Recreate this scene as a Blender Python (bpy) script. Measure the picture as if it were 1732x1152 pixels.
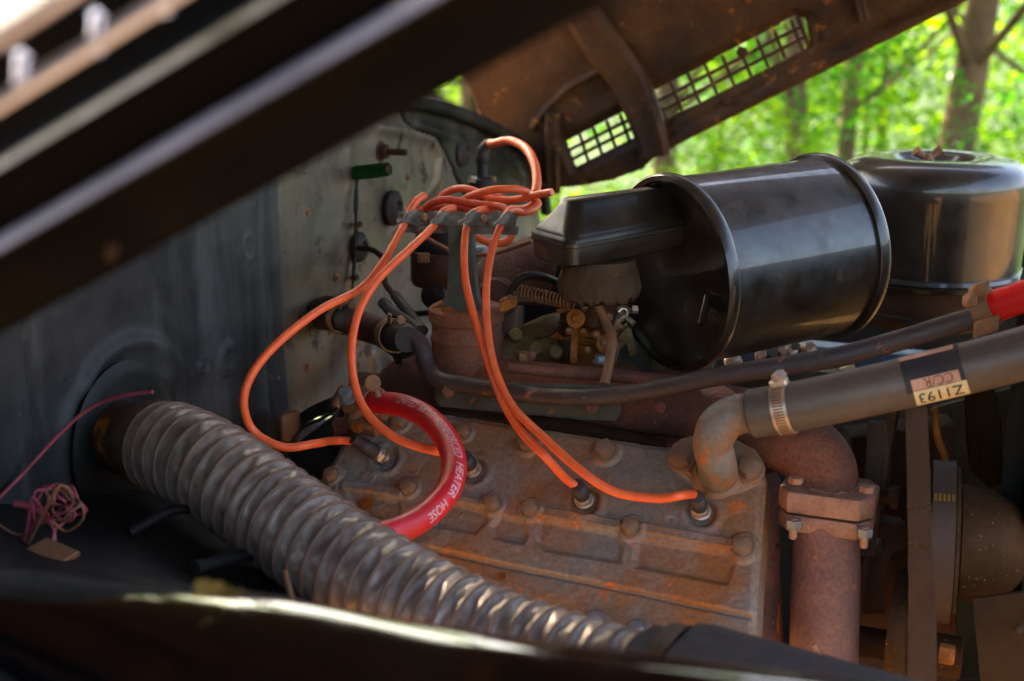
import bpy, bmesh, math, random
import numpy as np
from mathutils import Vector as V, Matrix as M4
random.seed(7); np.random.seed(7)
for o in list(bpy.data.objects): bpy.data.objects.remove(o)
C = bpy.context.scene.collection
sc = bpy.context.scene
R = math.radians
# ------------------------------------------------------------------ camera, light
S = 1.4                     # metres per depth unit used below
F = 1732 * 50 / 36.0        # focal length in photo pixels
PITCH = R(14)
CAMZ = 1.62
cam = bpy.data.cameras.new('camera'); camo = bpy.data.objects.new('camera', cam); C.objects.link(camo)
cam.lens = 50; cam.sensor_width = 36; cam.clip_start = 0.02; cam.clip_end = 500
camo.location = (0, 0, CAMZ); camo.rotation_euler = (math.pi/2 - PITCH, 0, 0)
cam.dof.use_dof = True; cam.dof.focus_distance = 1.15*S; cam.dof.aperture_fstop = 4.4; cam.dof.aperture_blades = 0
sc.camera = camo
SUN_DIR = V((-0.42, 0.72, 0.56)).normalized()     # towards the sun
sun_el = math.asin(SUN_DIR.z); sun_az = math.atan2(SUN_DIR.x, SUN_DIR.y)
w = bpy.data.worlds.new('World'); sc.world = w; w.use_nodes = True
nt = w.node_tree; nt.nodes.clear()
sky = nt.nodes.new('ShaderNodeTexSky'); sky.sky_type = 'NISHITA'; sky.sun_disc = False
sky.sun_elevation = sun_el; sky.sun_rotation = sun_az; sky.dust_density = 2.5; sky.air_density = 1.0; sky.ozone_density = 1.0
bg = nt.nodes.new('ShaderNodeBackground'); bg.inputs[1].default_value = 0.15
wo = nt.nodes.new('ShaderNodeOutputWorld')
nt.links.new(sky.outputs[0], bg.inputs[0]); nt.links.new(bg.outputs[0], wo.inputs[0])
sl = bpy.data.lights.new('sun', 'SUN'); sl.energy = 5.0; sl.angle = R(0.5); sl.color = (1.0, 0.93, 0.80)
slo = bpy.data.objects.new('sun', sl); C.objects.link(slo)
slo.rotation_euler = SUN_DIR.to_track_quat('Z', 'Y').to_euler(); slo.location = (0, 0, 30)
sc.view_settings.view_transform = 'Standard'; sc.view_settings.look = 'None'
sc.view_settings.gamma = 1; sc.view_settings.use_curve_mapping = False
sc.view_settings.exposure = 3.05
sc.view_settings.use_white_balance = True; sc.view_settings.white_balance_temperature = 7100; sc.view_settings.white_balance_tint = 15
sc.render.engine = 'CYCLES'; sc.cycles.max_bounces = 8; sc.cycles.use_denoising = True

# ------------------------------------------------------------------ pixel <-> space helpers
CAM = V((0, 0, CAMZ))
cx, cup, cfw = V((1, 0, 0)), V((0, math.sin(PITCH), math.cos(PITCH))), V((0, math.cos(PITCH), -math.sin(PITCH)))
def ray(px, py): return cx*((px-866)/F) + cup*((576-py)/F) + cfw
def P(px, py, d): return CAM + ray(px, py)*(d*S)
def pr(r, d): return r*d*S/F
def PL(*pts): return [P(*p) for p in pts]
TH = R(22)
EF = V((math.cos(TH), -math.sin(TH), 0)); ER = V((-math.sin(TH), -math.cos(TH), 0)); Z = V((0, 0, 1))
def ease(a, b, t): return a + (b-a)*t

# ------------------------------------------------------------------ materials
def lin(h):
    h = h.lstrip('#'); c = [int(h[i:i+2], 16)/255 for i in (0, 2, 4)]
    return tuple(x/12.92 if x <= .04045 else ((x+.055)/1.055)**2.4 for x in c) + (1,)
def worn(name, base, patch=None, spot=None, scale=12, spot_scale=40, spot_amt=.62, patch_amt=.5, rough=.6, rough2=None,
         metal=0, bump=.15, bump_scale=300, coat=0, streak=None, dust=None, dust_amt=.6, grain=.25, spec=.22, edge=None):
    m = bpy.data.materials.new(name); m.use_nodes = True
    n, l = m.node_tree.nodes, m.node_tree.links
    b = n['Principled BSDF']
    tc = n.new('ShaderNodeTexCoord')
    def noise(sc_, det=6, ro=.6, stretch=None):
        t = n.new('ShaderNodeTexNoise'); t.inputs['Scale'].default_value = sc_; t.inputs['Detail'].default_value = det
        t.inputs['Roughness'].default_value = ro
        if stretch:
            mp = n.new('ShaderNodeMapping'); mp.inputs['Scale'].default_value = stretch
            l.new(tc.outputs['Object'], mp.inputs[0]); l.new(mp.outputs[0], t.inputs['Vector'])
        else: l.new(tc.outputs['Object'], t.inputs['Vector'])
        return t.outputs['Fac']
    def ramp(fac, a, b_):
        r = n.new('ShaderNodeValToRGB'); r.color_ramp.elements[0].position = a; r.color_ramp.elements[1].position = b_
        l.new(fac, r.inputs[0]); return r.outputs[0]
    def mix(fac, a, b_, kind='MIX'):
        x = n.new('ShaderNodeMix'); x.data_type = 'RGBA'; x.blend_type = kind
        if hasattr(fac, 'links'): l.new(fac, x.inputs[0])
        else: x.inputs[0].default_value = fac
        for i, v in ((6, a), (7, b_)):
            if hasattr(v, 'links'): l.new(v, x.inputs[i])
            else: x.inputs[i].default_value = v
        return x.outputs[2]
    col = lin(base)
    if patch: col = mix(ramp(noise(scale), patch_amt-.12, patch_amt+.14), col, lin(patch))
    if streak: col = mix(ramp(noise(scale*1.3, 5, .6, (1, 1, .12)), .48, .75), col, lin(streak))
    spotf = None
    if spot:
        spotf = ramp(noise(spot_scale, 8, .65), spot_amt, spot_amt+.07); col = mix(spotf, col, lin(spot))
    if dust:
        g = n.new('ShaderNodeNewGeometry'); sx = n.new('ShaderNodeSeparateXYZ'); l.new(g.outputs['Normal'], sx.inputs[0])
        mr = n.new('ShaderNodeMapRange'); mr.inputs[1].default_value = .1; mr.inputs[2].default_value = 1; mr.inputs[4].default_value = dust_amt
        l.new(sx.outputs[2], mr.inputs[0])
        mm = n.new('ShaderNodeMath'); mm.operation = 'MULTIPLY'; l.new(mr.outputs[0], mm.inputs[0]); l.new(ramp(noise(scale*2, 8, .7), .3, .7), mm.inputs[1])
        col = mix(mm.outputs[0], col, lin(dust))
    if grain:
        gfac = ramp(noise(bump_scale*.8, 3, .6), .25, .75)
        gm = n.new('ShaderNodeMapRange'); gm.inputs[3].default_value = .3; gm.inputs[4].default_value = 1.65; l.new(gfac, gm.inputs[0])
        col = mix(grain, col, mix(1.0, col, gm.outputs[0], 'MULTIPLY'))
    if edge:
        ge = n.new('ShaderNodeNewGeometry'); ef = ramp(ge.outputs['Pointiness'], .51, .60); col = mix(ef, col, lin(edge))
    if hasattr(col, 'links'): l.new(col, b.inputs['Base Color'])
    else: b.inputs['Base Color'].default_value = col
    b.inputs['Metallic'].default_value = metal; b.inputs['Specular IOR Level'].default_value = spec
    rr = n.new('ShaderNodeMapRange'); rr.inputs[3].default_value = rough; rr.inputs[4].default_value = rough2 if rough2 is not None else min(1, rough+.25)
    rr.inputs[1].default_value = .35; rr.inputs[2].default_value = .7
    l.new(noise(scale*2.3, 6, .65), rr.inputs[0]); l.new(rr.outputs[0], b.inputs['Roughness'])
    if coat: b.inputs['Coat Weight'].default_value = coat; b.inputs['Coat Roughness'].default_value = .04
    if bump:
        bp = n.new('ShaderNodeBump'); bp.inputs['Strength'].default_value = bump; bp.inputs['Distance'].default_value = .004
        h = noise(bump_scale, 5, .6)
        if spotf is not None:
            ad = n.new('ShaderNodeMath'); ad.operation = 'MULTIPLY_ADD'; ad.inputs[1].default_value = .6
            l.new(spotf, ad.inputs[0]); l.new(h, ad.inputs[2]); h = ad.outputs[0]
        l.new(h, bp.inputs['Height']); l.new(bp.outputs[0], b.inputs['Normal'])
    return m
M = {}
M['head'] = worn('cast_iron_rust', '#767069', '#8a5830', '#b25a1e', scale=9, spot_scale=24, spot_amt=.615, rough=.42, rough2=.7, bump=.35, bump_scale=240, grain=.4, metal=.15, edge='#7d7a78', spec=0.5)
M['bolt'] = worn('bolt_rust', '#75604f', '#84583c', scale=60, rough=.5, bump=.2, metal=.2, spec=0.55)
M['rust'] = worn('red_rust', '#8c523a', '#50322a', '#aa6038', scale=8, spot_scale=70, spot_amt=.64, rough=.72, bump=.6, bump_scale=340, grain=.5, spec=0.35)
M['pipe_rust'] = worn('pipe_rust', '#7e5648', '#523a3c', '#a05e38', scale=8, spot_scale=90, spot_amt=.62, rough=.6, bump=.45, bump_scale=300, grain=.45, spec=0.4)
M['flange'] = worn('flange_rust', '#9a7460', '#84543e', '#b06c40', scale=25, spot_scale=60, spot_amt=.6, rough=.55, bump=.4, metal=.15, spec=0.5)
M['orange_rust'] = worn('orange_rust', '#94521c', '#683a16', '#a5692f', scale=40, spot_scale=90, spot_amt=.6, rough=.55, bump=.35, metal=.2)
M['darkrust'] = worn('dark_rust', '#3e2616', '#2a190f', '#6e4426', scale=12, spot_scale=80, spot_amt=.68, rough=.6, bump=.3)
M['hoodin'] = worn('hood_underside', '#4e2e12', '#29180b', '#8a5020', scale=7, spot_scale=18, spot_amt=.6, rough=.55, bump=.2, bump_scale=160, grain=.4)
M['casting'] = worn('rough_casting', '#84645a', '#6a4c42', '#9c6a48', scale=18, spot_scale=200, spot_amt=.6, rough=.6, bump=.7, bump_scale=450, grain=.8)
M['tan'] = worn('sand_cast', '#86704a', '#553c1e', '#8a5b30', scale=18, spot_scale=30, spot_amt=.6, rough=.65, bump=.35, grain=.5)
M['black'] = worn('black_paint', '#0b0a09', '#2a2017', '#3d3022', scale=14, spot_scale=30, spot_amt=.6, rough=.3, rough2=.6, bump=.02, bump_scale=120, coat=.4, streak='#1d1711', dust='#5a4b3a', dust_amt=.55, grain=0, spec=.5)
M['black2'] = worn('black_horn', '#0b0a09', '#1c1610', '#2a2118', scale=11, spot_scale=30, spot_amt=.6, rough=.32, rough2=.5, bump=.02, bump_scale=120, dust='#5a4b3a', dust_amt=.4, grain=0, spec=.3)
M['neck'] = worn('mottled_neck', '#666662', '#84583a', '#a85c22', scale=28, spot_scale=45, spot_amt=.57, rough=.5, bump=.3, grain=.4, spec=0.5)
M['oldred'] = worn('old_red_rubber', '#5c1a18', '#40201a', None, scale=30, rough=.5, bump=.1)
M['can'] = worn('black_can', '#0b0908', '#1f1610', None, scale=9, rough=.3, rough2=.5, bump=.02, bump_scale=150, coat=.5, dust='#7a684e', dust_amt=.3, grain=0, spec=.5)
M['gloss'] = worn('gloss_black', '#040405', None, None, rough=.06, rough2=.14, bump=0, coat=.7, grain=0, spec=.5)
M['hoodout'] = worn('hood_paint', '#040405', '#060606', None, scale=5, rough=.3, rough2=.4, bump=0, coat=0, grain=0, spec=0.02)
M['crease_highlight'] = worn('crease_highlight_grey', '#4e4c54', '#3c3a40', None, scale=14, rough=.3, metal=.5, grain=0, bump=0)  # sky highlight on the hood crease, put into a paler grey colour
M['olive_highlight'] = worn('olive_highlight_bead', '#3a3218', '#2a2614', None, scale=14, rough=.3, metal=.3, grain=0, bump=0)  # olive highlight of the upper crease, painted as the strip's colour
M['darkmatte'] = worn('dark_matte', '#0b0b0c', None, None, rough=.8, grain=0, bump=0, spec=.1)
M['lip'] = worn('hood_lip', '#0f0d0c', '#0a0909', '#3a2414', scale=12, spot_scale=9, spot_amt=.66, rough=.45, bump=.05, grain=0, spec=0.03)
M['trim'] = worn('pale_trim', '#e4d8d4', '#cbbdb8', None, scale=20, rough=.35, bump=.02, metal=0, grain=0)
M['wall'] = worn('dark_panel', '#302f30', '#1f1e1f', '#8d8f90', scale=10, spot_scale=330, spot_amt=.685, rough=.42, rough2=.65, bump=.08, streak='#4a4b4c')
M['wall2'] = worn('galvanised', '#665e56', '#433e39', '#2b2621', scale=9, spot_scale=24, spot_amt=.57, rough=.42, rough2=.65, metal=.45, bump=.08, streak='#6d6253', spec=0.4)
M['wall3'] = worn('dark_cowl', '#121413', '#20211e', None, scale=10, rough=.4, bump=.06, streak='#3c3b36')
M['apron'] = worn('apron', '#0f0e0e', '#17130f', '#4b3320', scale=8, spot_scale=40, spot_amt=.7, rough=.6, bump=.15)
M['wire'] = worn('orange_rubber', '#ee6430', '#e2562a', '#a8482a', scale=60, spot_scale=150, spot_amt=.645, rough=.42, rough2=.55, bump=.04, grain=.12, spec=0.5)
M['wire_b'] = worn('orange_rubber_dusty', '#d9502c', '#b84028', None, scale=40, rough=.5, bump=.05, grain=.1)
M['red'] = worn('red_rubber', '#d01420', '#bd121d', '#c4505a', scale=25, spot_scale=210, spot_amt=.74, rough=.36, rough2=.5, bump=.05, grain=.1, spec=0.5)
M['redhot'] = worn('bright_red_rubber', '#d01a18', '#c01c18', None, scale=25, rough=.32, bump=.03, grain=.1)
M['rubber'] = worn('black_rubber', '#221d1d', '#2e2624', None, scale=20, rough=.5, bump=.1, grain=.1)
M['boot'] = worn('boot_rubber', '#2c2626', '#372f2e', None, scale=50, rough=.5, bump=.05, grain=.1, spec=0.4)
M['tube'] = worn('tar_tube', '#33282a', '#42302a', '#94542c', scale=20, spot_scale=60, spot_amt=.62, rough=.42, bump=.25, spec=0.45)
M['radhose'] = worn('radiator_hose', '#463a34', '#54443a', None, scale=15, rough=.42, rough2=.55, bump=.06, grain=.15, spec=0.45)
M['steel'] = worn('steel', '#cfbcae', '#a8917f', None, scale=60, rough=.3, metal=.85, bump=.05)
M['zinc'] = worn('zinc_nut', '#8c949c', '#777b80', None, scale=60, rough=.4, metal=.6, bump=.05)
M['clamp'] = worn('brown_clamp', '#7a5a44', '#8c5a38', '#9b6238', scale=70, spot_scale=120, rough=.5, metal=.3, bump=.2)
M['bracket'] = worn('grey_green_paint', '#4a4d46', '#3d3a31', '#7a4c2c', scale=14, spot_scale=50, spot_amt=.6, rough=.5, bump=.12)
M['loombar'] = worn('loom_steel', '#6a6460', '#5a524d', '#7a5a40', scale=50, spot_scale=90, spot_amt=.62, rough=.45, metal=.3, bump=.15, spec=0.5)
M['duct'] = worn('duct_fabric', '#ab998c', '#75655a', '#8c6c52', scale=26, spot_scale=45, spot_amt=.6, rough=.36, rough2=.55, metal=.5, bump=.12, bump_scale=180, grain=.15, spec=0.5)
M['ductwire'] = worn('duct_wire', '#735a4c', '#5c483e', None, scale=40, rough=.5, metal=.2, bump=.1)
M['collar'] = worn('collar', '#4a3628', '#3a2718', '#9a5a1e', scale=10, spot_scale=10, spot_amt=.58, rough=.45, bump=.1)
M['belt'] = worn('belt_rubber', '#38271d', '#403029', '#7a5a38', scale=18, spot_scale=170, spot_amt=.71, rough=.6, bump=.15, spec=0.35)
M['gen'] = worn('generator_brown', '#3c2511', '#29190d', '#a5762f', scale=15, spot_scale=190, spot_amt=.64, rough=.6, bump=.15, metal=.2, spec=0.15)
M['brown'] = worn('brown_bakelite', '#3a2015', '#4c2a18', None, scale=20, rough=.45, bump=.1)
M['green'] = worn('green_loom', '#0d4a1a', '#0a3514', None, scale=60, rough=.6, bump=.3)
M['pink'] = worn('pink_wire', '#96404a', '#7d3640', None, scale=60, rough=.45, bump=.02)
M['blackwire'] = worn('black_wire', '#141416', '#1e1e20', None, scale=60, rough=.4, bump=.02)
M['gasket'] = worn('felt_gasket', '#4e3a2a', '#3a2a1d', '#6e5138', scale=30, spot_scale=90, rough=.85, bump=.5)
M['label'] = worn('paper_label', '#cdb98e', '#c0a67c', None, scale=40, rough=.6, bump=.03, grain=.1)
M['labelpink'] = worn('faded_label', '#b98872', '#a87660', None, scale=40, rough=.6, bump=.03, grain=.1)
M['tape'] = worn('dark_tape', '#2c2628', '#332a2a', None, scale=20, rough=.5, bump=.03)
M['label_gold'] = worn('gold_mark', '#7a5c28', '#64481e', None, rough=.5, bump=0, grain=.1)
M['ink'] = worn('ink', '#2a2018', None, None, rough=.6, bump=0, grain=0)
M['inkbrown'] = worn('ink_brown', '#6a4436', None, None, rough=.6, bump=0, grain=0)
M['white'] = worn('white_print', '#d9a9ab', None, None, rough=.5, bump=0, grain=0)
M['radcore'] = worn('radiator_core', '#0a0c0a', '#10110e', None, scale=20, rough=.6, bump=.1)
M['blade'] = worn('fan_blade', '#33210f', '#22160d', '#6b3d20', scale=10, spot_scale=50, spot_amt=.68, rough=.5, bump=.1)
M['blue'] = worn('blue_grey', '#3e5670', '#2c3c50', None, scale=20, rough=.4, bump=.05)
M['bark'] = worn('bark', '#6a5138', '#4a3826', None, scale=6, rough=.9, bump=.6, bump_scale=30)
M['earth'] = worn('earth_grass', '#2c4410', '#22380c', '#3c5216', scale=.8, spot_scale=3, spot_amt=.55, rough=.95, bump=.3, bump_scale=20)
M['drive'] = worn('warm_bounce_gravel', '#b58248', '#9c6f3e', '#7d6a3a', scale=1.5, spot_scale=30, spot_amt=.55, rough=.95, bump=.3, bump_scale=40)
M['deadleaf'] = worn('dead_leaf', '#6a4c18', '#4d3714', None, scale=60, rough=.6, bump=.1)
def leaf_mat(name, c1, c2, trans):
    m = bpy.data.materials.new(name); m.use_nodes = True; n, l = m.node_tree.nodes, m.node_tree.links
    b = n['Principled BSDF']; out = n['Material Output']
    oi = n.new('ShaderNodeTexCoord'); t = n.new('ShaderNodeTexNoise'); t.inputs['Scale'].default_value = 2.2; t.inputs['Detail'].default_value = 4
    l.new(oi.outputs['Object'], t.inputs['Vector'])
    r = n.new('ShaderNodeValToRGB'); r.color_ramp.elements[0].position = .35; r.color_ramp.elements[1].position = .65
    r.color_ramp.elements[0].color = lin(c1); r.color_ramp.elements[1].color = lin(c2); l.new(t.outputs['Fac'], r.inputs[0])
    l.new(r.outputs[0], b.inputs['Base Color']); b.inputs['Roughness'].default_value = .45; b.inputs['Specular IOR Level'].default_value = .15
    tr = n.new('ShaderNodeBsdfTranslucent'); tr.inputs[0].default_value = lin(trans)
    mx = n.new('ShaderNodeMixShader'); mx.inputs[0].default_value = .5
    l.new(b.outputs[0], mx.inputs[1]); l.new(tr.outputs[0], mx.inputs[2]); l.new(mx.outputs[0], out.inputs['Surface'])
    return m
M['leaf'] = leaf_mat('leaf', '#2e520c', '#56780c', '#9ccc06')
M['leaf2'] = leaf_mat('leaf_dark', '#103a12', '#245612', '#4a9a0c')

# ------------------------------------------------------------------ mesh helpers
def smooth_path(pts, n=10):
    p = [V(q) for q in pts]
    if len(p) < 3: return p
    p = [p[0]*2-p[1]] + p + [p[-1]*2-p[-2]]
    out = []
    for i in range(1, len(p)-2):
        a, b, c, d = p[i-1:i+3]
        for k in range(n):
            t = k/n
            out.append(.5*((2*b)+(c-a)*t+(2*a-5*b+4*c-d)*t*t+(3*b-a-3*c+d)*t**3))
    out.append(p[-2]); return out
def frames(path, up=None):
    T = []
    for i in range(len(path)):
        a, b = path[max(0, i-1)], path[min(len(path)-1, i+1)]
        T.append((b-a).normalized())
    u = V(up) if up else (V((0, 0, 1)) if abs(T[0].z) < .9 else V((1, 0, 0)))
    N = (u - T[0]*u.dot(T[0])).normalized(); out = []
    for t in T:
        N = (N - t*N.dot(t))
        N = N.normalized() if N.length > 1e-6 else t.orthogonal().normalized()
        out.append((t, N.copy(), t.cross(N)))
    return out
class MB:
    def __init__(s): s.v = []; s.f = []
    def add(s, vs, fs):
        k = len(s.v); s.v += [tuple(x) for x in vs]; s.f += [tuple(i+k for i in f) for f in fs]; return s
    def loft(s, secs, cap=True, closed=True):
        n = len(secs[0]); vs = [p for q in secs for p in q]; fs = []
        for i in range(len(secs)-1):
            for j in range(n if closed else n-1):
                a, b = i*n+j, i*n+(j+1) % n
                fs.append((a, b, b+n, a+n))
        if cap and closed:
            fs.append(tuple(range(n-1, -1, -1))); fs.append(tuple((len(secs)-1)*n+j for j in range(n)))
        return s.add(vs, fs)
    def tube(s, path, r, seg=14, smooth=8, cap=True):
        p = smooth_path(path, smooth) if smooth else [V(q) for q in path]
        fr = frames(p); secs = []
        for i, (q, (t, a, b)) in enumerate(zip(p, fr)):
            rr = r if not hasattr(r, '__len__') else float(np.interp(i/(len(p)-1), np.linspace(0, 1, len(r)), r))
            secs.append([q + (a*math.cos(2*math.pi*j/seg) + b*math.sin(2*math.pi*j/seg))*rr for j in range(seg)])
        return s.loft(secs, cap)
    def lathe(s, c, ax, prof, seg=32, cap=True, ref=None):
        ax = V(ax).normalized(); a = V(ref) if ref else ax.orthogonal(); a = (a - ax*a.dot(ax)).normalized(); b = ax.cross(a); c = V(c)
        return s.loft([[c + ax*h + (a*math.cos(2*math.pi*j/seg) + b*math.sin(2*math.pi*j/seg))*max(r, 1e-5) for j in range(seg)] for r, h in prof], cap)
    def prism(s, poly, ext, inset=0.0):
        poly = [V(p) for p in poly]; ext = V(ext); c = sum(poly, V())/len(poly)
        if inset:
            ins = []
            for i, p in enumerate(poly):
                d = (c-p); ins.append(p + d.normalized()*min(inset, d.length*.4))
            e1 = ext.normalized()*inset
            return s.loft([[q for q in ins], [p + e1 for p in poly], [p+ext-e1 for p in poly], [q+ext for q in ins]])
        return s.loft([poly, [p+ext for p in poly]])
    def box(s, c, x, y, z, bev=0.0):
        c, x, y, z = V(c), V(x)*.5, V(y)*.5, V(z)*.5
        if not bev: return s.loft([[c-x-y-z, c+x-y-z, c+x+y-z, c-x+y-z], [c-x-y+z, c+x-y+z, c+x+y+z, c-x+y+z]])
        X, Y, Q = x.normalized(), y.normalized(), z.normalized()
        def sec(k, h): 
            return [c+X*sx*(x.length-(k if kx else bev+ (k-bev if k>bev else 0)))*1 + Y*sy*(y.length-(bev if kx else k)) + Q*h
                    for sx, sy, kx in ((-1, -1, 1), (-1, -1, 0), (1, -1, 0), (1, -1, 1), (1, 1, 1), (1, 1, 0), (-1, 1, 0), (-1, 1, 1))]
        def ring(k, h):
            xl, yl = x.length-k, y.length-k; b = bev
            pts = [(-xl, -yl+b), (-xl+b, -yl), (xl-b, -yl), (xl, -yl+b), (xl, yl-b), (xl-b, yl), (-xl+b, yl), (-xl, yl-b)]
            return [c + X*p[0] + Y*p[1] + Q*h for p in pts]
        h = z.length
        return s.loft([ring(bev*.8, -h), ring(0, -h+bev), ring(0, h-bev), ring(bev*.8, h)])
    def hexbolt(s, c, ax, r, h, washer=1.35, rot=0.3):
        ax = V(ax).normalized(); a = ax.orthogonal().normalized(); b = ax.cross(a); c = V(c)
        if washer: s.lathe(c, ax, [(r*washer, 0), (r*washer, h*.12), (r*washer*.93, h*.2)], 20)
        def hx(k, hh): return [c + ax*hh + (a*math.cos(rot+math.pi/3*j)+b*math.sin(rot+math.pi/3*j))*r*k for j in range(6)]
        s.loft([hx(1, h*.15), hx(1, h*.82), hx(.9, h)])
        return s.lathe(c+ax*h*.98, ax, [(r*.78, 0), (r*.74, h*.025), (r*.2, h*.03)], 14)
def link(o, parent):
    C.objects.link(o)
    if parent is not None:
        o.parent = parent
def obj(name, mb, mat, parent=None, smooth=True, angle=38, loc=None):
    me = bpy.data.meshes.new(name)
    base = V(parent.matrix_world_base) if parent is not None and hasattr(parent, 'matrix_world_base') else V()
    if parent is not None: base = ROOT[parent.name]
    elif loc is not None: base = V(loc)
    arr = np.array(mb.v, dtype=float) - np.array(base)
    me.from_pydata(arr.tolist(), [], mb.f); me.validate()
    bm = bmesh.new(); bm.from_mesh(me); bmesh.ops.recalc_face_normals(bm, faces=bm.faces); bm.to_mesh(me); bm.free()
    if smooth:
        me.shade_smooth(); me.set_sharp_from_angle(angle=R(angle))
    me.materials.append(M[mat] if isinstance(mat, str) else mat)
    o = bpy.data.objects.new(name, me); link(o, parent)
    ROOT[o.name] = base.copy()
    if parent is None: o.location = base
    return o
ROOT = {}
def thing(name, label, cat, base, group=None):
    o = bpy.data.objects.new(name, None); C.objects.link(o); o.empty_display_size = .03
    o.location = base; ROOT[o.name] = V(base)
    o['label'] = label; o['category'] = cat
    if group: o['group'] = group
    return o
def tag(o, label, cat, group=None):
    o['label'] = label; o['category'] = cat
    if group: o['group'] = group
    return o
def struct(o, kind='structure'): o['kind'] = kind; return o
def one(name, mb, mat, label, cat, group=None, base=None, **k):
    return tag(obj(name, mb, mat, None, loc=base if base is not None else mb.v[0], **k), label, cat, group)

# numpy signed distances in a sheet's own metres
def ss(a, b, x): t = np.clip((x-a)/(b-a), 0, 1); return t*t*(3-2*t)
def sd_poly(X, Y, pts):
    pts = np.array(pts); d = np.full(X.shape, 1e9); s = np.ones(X.shape)
    n = len(pts)
    for i in range(n):
        a, b = pts[i], pts[i-1]; e = b-a; wx, wy = X-a[0], Y-a[1]
        t = np.clip((wx*e[0]+wy*e[1])/(e@e+1e-12), 0, 1); bx, by = wx-e[0]*t, wy-e[1]*t
        d = np.minimum(d, bx*bx+by*by)
        c1, c2, c3 = Y >= a[1], Y < b[1], e[0]*wy > e[1]*wx
        s = np.where((c1 & c2 & c3) | (~c1 & ~c2 & ~c3), -s, s)
    return s*np.sqrt(d)
def sd_line(X, Y, pts):
    d = np.full(X.shape, 1e9)
    for a, b in zip(pts[:-1], pts[1:]):
        a, b = np.array(a), np.array(b); e = b-a; wx, wy = X-a[0], Y-a[1]
        t = np.clip((wx*e[0]+wy*e[1])/(e@e+1e-12), 0, 1); d = np.minimum(d, np.hypot(wx-e[0]*t, wy-e[1]*t))
    return d
def vnoise(X, Y, sc_, seed=0):
    rs = np.random.RandomState(seed); g = rs.rand(64, 64)
    x, y = X*sc_+17.3, Y*sc_+9.1; xi, yi = np.floor(x).astype(int), np.floor(y).astype(int); fx, fy = x-xi, y-yi
    fx, fy = fx*fx*(3-2*fx), fy*fy*(3-2*fy); G = lambda i, j: g[i % 64, j % 64]
    return (G(xi, yi)*(1-fx)+G(xi+1, yi)*fx)*(1-fy)+(G(xi, yi+1)*(1-fx)+G(xi+1, yi+1)*fx)*fy-.5
class Sheet:
    def __init__(s, O, U, N):
        s.O = V(O); s.N = V(N).normalized(); s.U = (V(U)-s.N*V(U).dot(s.N)).normalized(); s.W = s.N.cross(s.U)
    def hit(s, px, py, h=0):
        r = ray(px, py); t = (s.O + s.N*h - CAM).dot(s.N)/r.dot(s.N); return CAM + r*t
    def uv(s, px, py):
        q = s.hit(px, py) - s.O; return (q.dot(s.U), q.dot(s.W))
    def pts(s, l): return [s.uv(*p) for p in l]
    def depth(s, px, py): return (s.hit(px, py)-CAM).dot(cfw)/S
    def build(s, outline, hf, nu, thick=.02, edge=.004):
        o = np.array(s.pts(outline)); m = .006
        u0, v0 = o.min(0)-m; u1, v1 = o.max(0)+m
        nv = max(8, int(nu*(v1-v0)/(u1-u0)))
        X, Y = np.meshgrid(np.linspace(u0, u1, nu), np.linspace(v0, v1, nv))
        sd = sd_poly(X, Y, o)
        H, hole = hf(s, X, Y)
        step = (u1-u0)/nu
        H = H - edge*(1-ss(0, edge*1.5, -sd))           # rolled edge
        # snap the rows just outside the outline down to make a side wall
        H = np.where(sd > 0, -thick, H)
        keep_v = (sd < step*1.8)
        if hole is not None: keep_v &= ~hole
        Oa, Ua, Wa, Na = (np.array(q) for q in (s.O, s.U, s.W, s.N))
        # outside vertices are pulled onto the outline so that the wall is steep
        gy, gx = np.gradient(sd, (v1-v0)/(nv-1), (u1-u0)/(nu-1)); pull = np.where(sd > 0, sd, 0)
        XX, YY = X-gx*pull, Y-gy*pull
        co = Oa + XX[..., None]*Ua + YY[..., None]*Wa + H[..., None]*Na
        idx = np.arange(nu*nv).reshape(nv, nu)
        q = np.stack([idx[:-1, :-1], idx[:-1, 1:], idx[1:, 1:], idx[1:, :-1]], -1)
        ok = keep_v[:-1, :-1] & keep_v[:-1, 1:] & keep_v[1:, 1:] & keep_v[1:, :-1]
        q = q[ok]; used = np.unique(q); remap = np.full(nu*nv, -1); remap[used] = np.arange(len(used))
        mb = MB(); mb.v = [tuple(x) for x in co.reshape(-1, 3)[used]]; mb.f = [tuple(x) for x in remap[q]]
        return mb
def plate(mb, px_pts, d, ext):      # flat plate through pixels at one depth with real thickness
    return mb.prism([P(x, y, d) if not hasattr(d, 'hit') else d.hit(x, y) for x, y in px_pts], ext)
def text_mesh(body, size):
    cu = bpy.data.curves.new('t', 'FONT'); cu.body = body; cu.size = size; cu.align_x = 'LEFT'; cu.resolution_u = 3
    o = bpy.data.objects.new('t', cu); C.objects.link(o)
    dg = bpy.context.evaluated_depsgraph_get(); me = bpy.data.meshes.new_from_object(o.evaluated_get(dg))
    bm = bmesh.new(); bm.from_mesh(me); bmesh.ops.triangulate(bm, faces=bm.faces)
    bmesh.ops.subdivide_edges(bm, edges=[e for e in bm.edges if e.calc_length() > size*.25], cuts=2)
    vs = [v.co.copy() for v in bm.verts]; bm.verts.index_update(); fs = [tuple(v.index for v in f.verts) for f in bm.faces]
    bm.free(); bpy.data.objects.remove(o); bpy.data.curves.remove(cu); bpy.data.meshes.remove(me)
    return vs, fs
def clamp_band(mb, c, ax, r, wid, t=.0012, seg=28):
    return mb.lathe(V(c)-V(ax).normalized()*wid/2, ax, [(r*.98, 0), (r+t, 0), (r+t, wid), (r*.98, wid)], seg, cap=False)

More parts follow.
